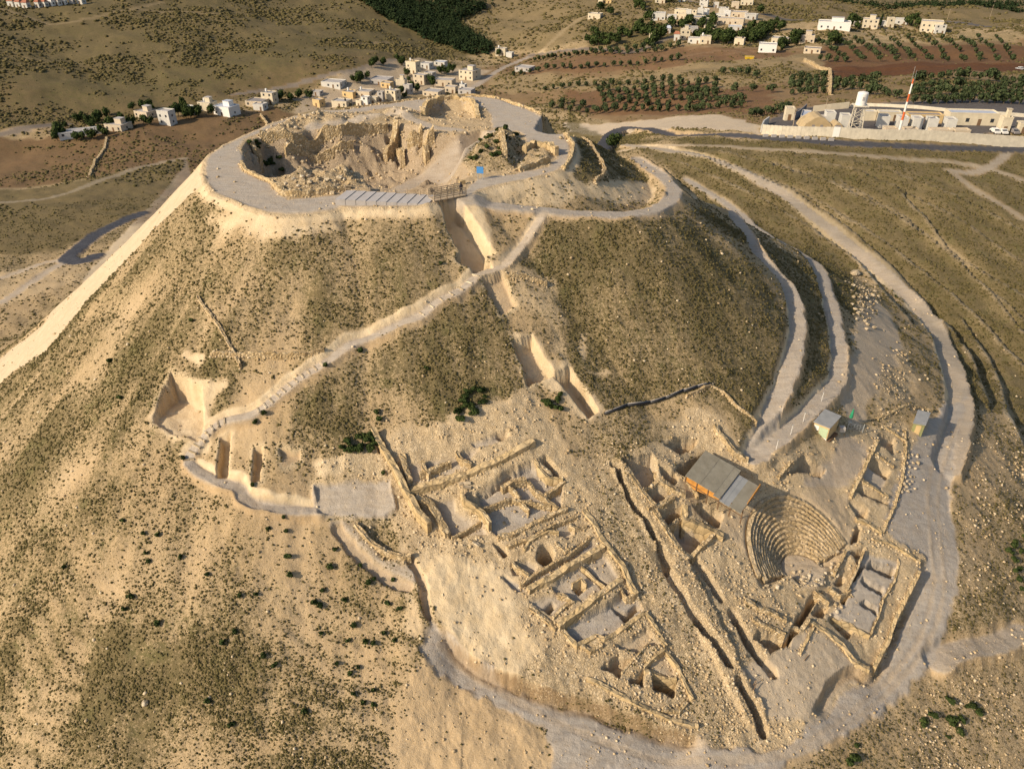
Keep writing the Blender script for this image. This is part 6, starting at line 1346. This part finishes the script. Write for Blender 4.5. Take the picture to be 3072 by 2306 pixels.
for x_, y_, hh_, lab in [(712, 830, 6.5, 'pale pole at the left corner of the compound'), (922, 720, 5, 'thin pole behind the rear wall left of the water tower'), (1990, 115, 12, 'tall grey pylon pole at the far road on the right'), (1715, 130, 9, 'thin grey pole left of the tall pylon pole')]:
    x, y, z = at(q1(QC, x_, y_)); e = empty('pole', (x, y, z), 0, lab, 'pole'); MB().bar((0, 0, -.3), (0, 0, hh_), .12, 6, .07).build('shaft', MAT['post'], e); MB().box(-.7, .7, -.06, .06, hh_-.7, hh_-.58).build('crossarm', MAT['post'], e)
def car(px, rz, body, lab, L=4.3):
    x, y, z = at(px); e = empty('parked_car', (x, y, z), R(rz), lab, 'car'); m_ = MB(); pr = [(-L/2, .35), (-L/2, .85), (-L*.27, .95), (-L*.15, 1.45), (L*.25, 1.45), (L*.42, .95), (L/2, .9), (L/2, .35)]; n = len(pr)
    m_.v = [(a, -.85, b) for a, b in pr]+[(a, .85, b) for a, b in pr]; m_.f = [(i, (i+1) % n, n+(i+1) % n, n+i) for i in range(n)]+[tuple(range(n))[::-1], tuple(range(n, 2*n))]; m_.build('body', MAT[body], e)
    g_ = MB().quad((-L*.14, -.86, 1.38), (-L*.24, -.86, .98), (L*.38, -.86, .98), (L*.24, -.86, 1.38)); g_.quad((L*.26, -.75, 1.42), (L*.43, -.8, .97), (L*.43, .8, .97), (L*.26, .75, 1.42)); g_.quad((-L*.155, .7, 1.42), (-L*.275, .75, .98), (-L*.275, -.75, .98), (-L*.155, -.7, 1.42)); g_.build('window', MAT['glass'], e)
    for sx in (-L*.3, L*.3):
        for sy in (-.8, .8): MB().bar((sx, sy-.1, .33), (sx, sy+.1, .33), .33, 12).build('wheel', MAT['black'], e)
car(q1(QC, 2022, 862), 85, 'white', 'left one of the two pale cars parked beside the cream shed'); car(q1(QC, 2070, 866), 85, 'white', 'right one of the two pale cars, next to the narrow guard building'); car(q1(QC, 2142, 866), 88, 'roofdark', 'dark car parked at the right end of the compound'); car(q1(QC, 2185, 452), 10, 'white', 'white van standing alone on the dark red field', 5.2)
x, y, z = at(q1(QC, 432, 376)); s = mpp(x, y, z); e = empty('skip', (x, y, z), R(-6), 'bright yellow open skip on the brown meadow below the white house', 'skip'); Lk = 58*kc*s; m_ = MB(); m_.v = [(-Lk/2+.4,-1,0),(Lk/2-.4,-1,0),(Lk/2-.4,1,0),(-Lk/2+.4,1,0),(-Lk/2,-1.2,1.7),(Lk/2,-1.2,1.7),(Lk/2,1.2,1.7),(-Lk/2,1.2,1.7)]; m_.f = [(3,2,1,0),(0,1,5,4),(1,2,6,5),(2,3,7,6),(3,0,4,7),(4,5,6,7)]; m_.build('bin', MAT['yellow'], e); MB().box(-Lk/2-.05, Lk/2+.05, -1.28, -1.2, 1.5, 1.75).build('rim', MAT['ochre'], e)
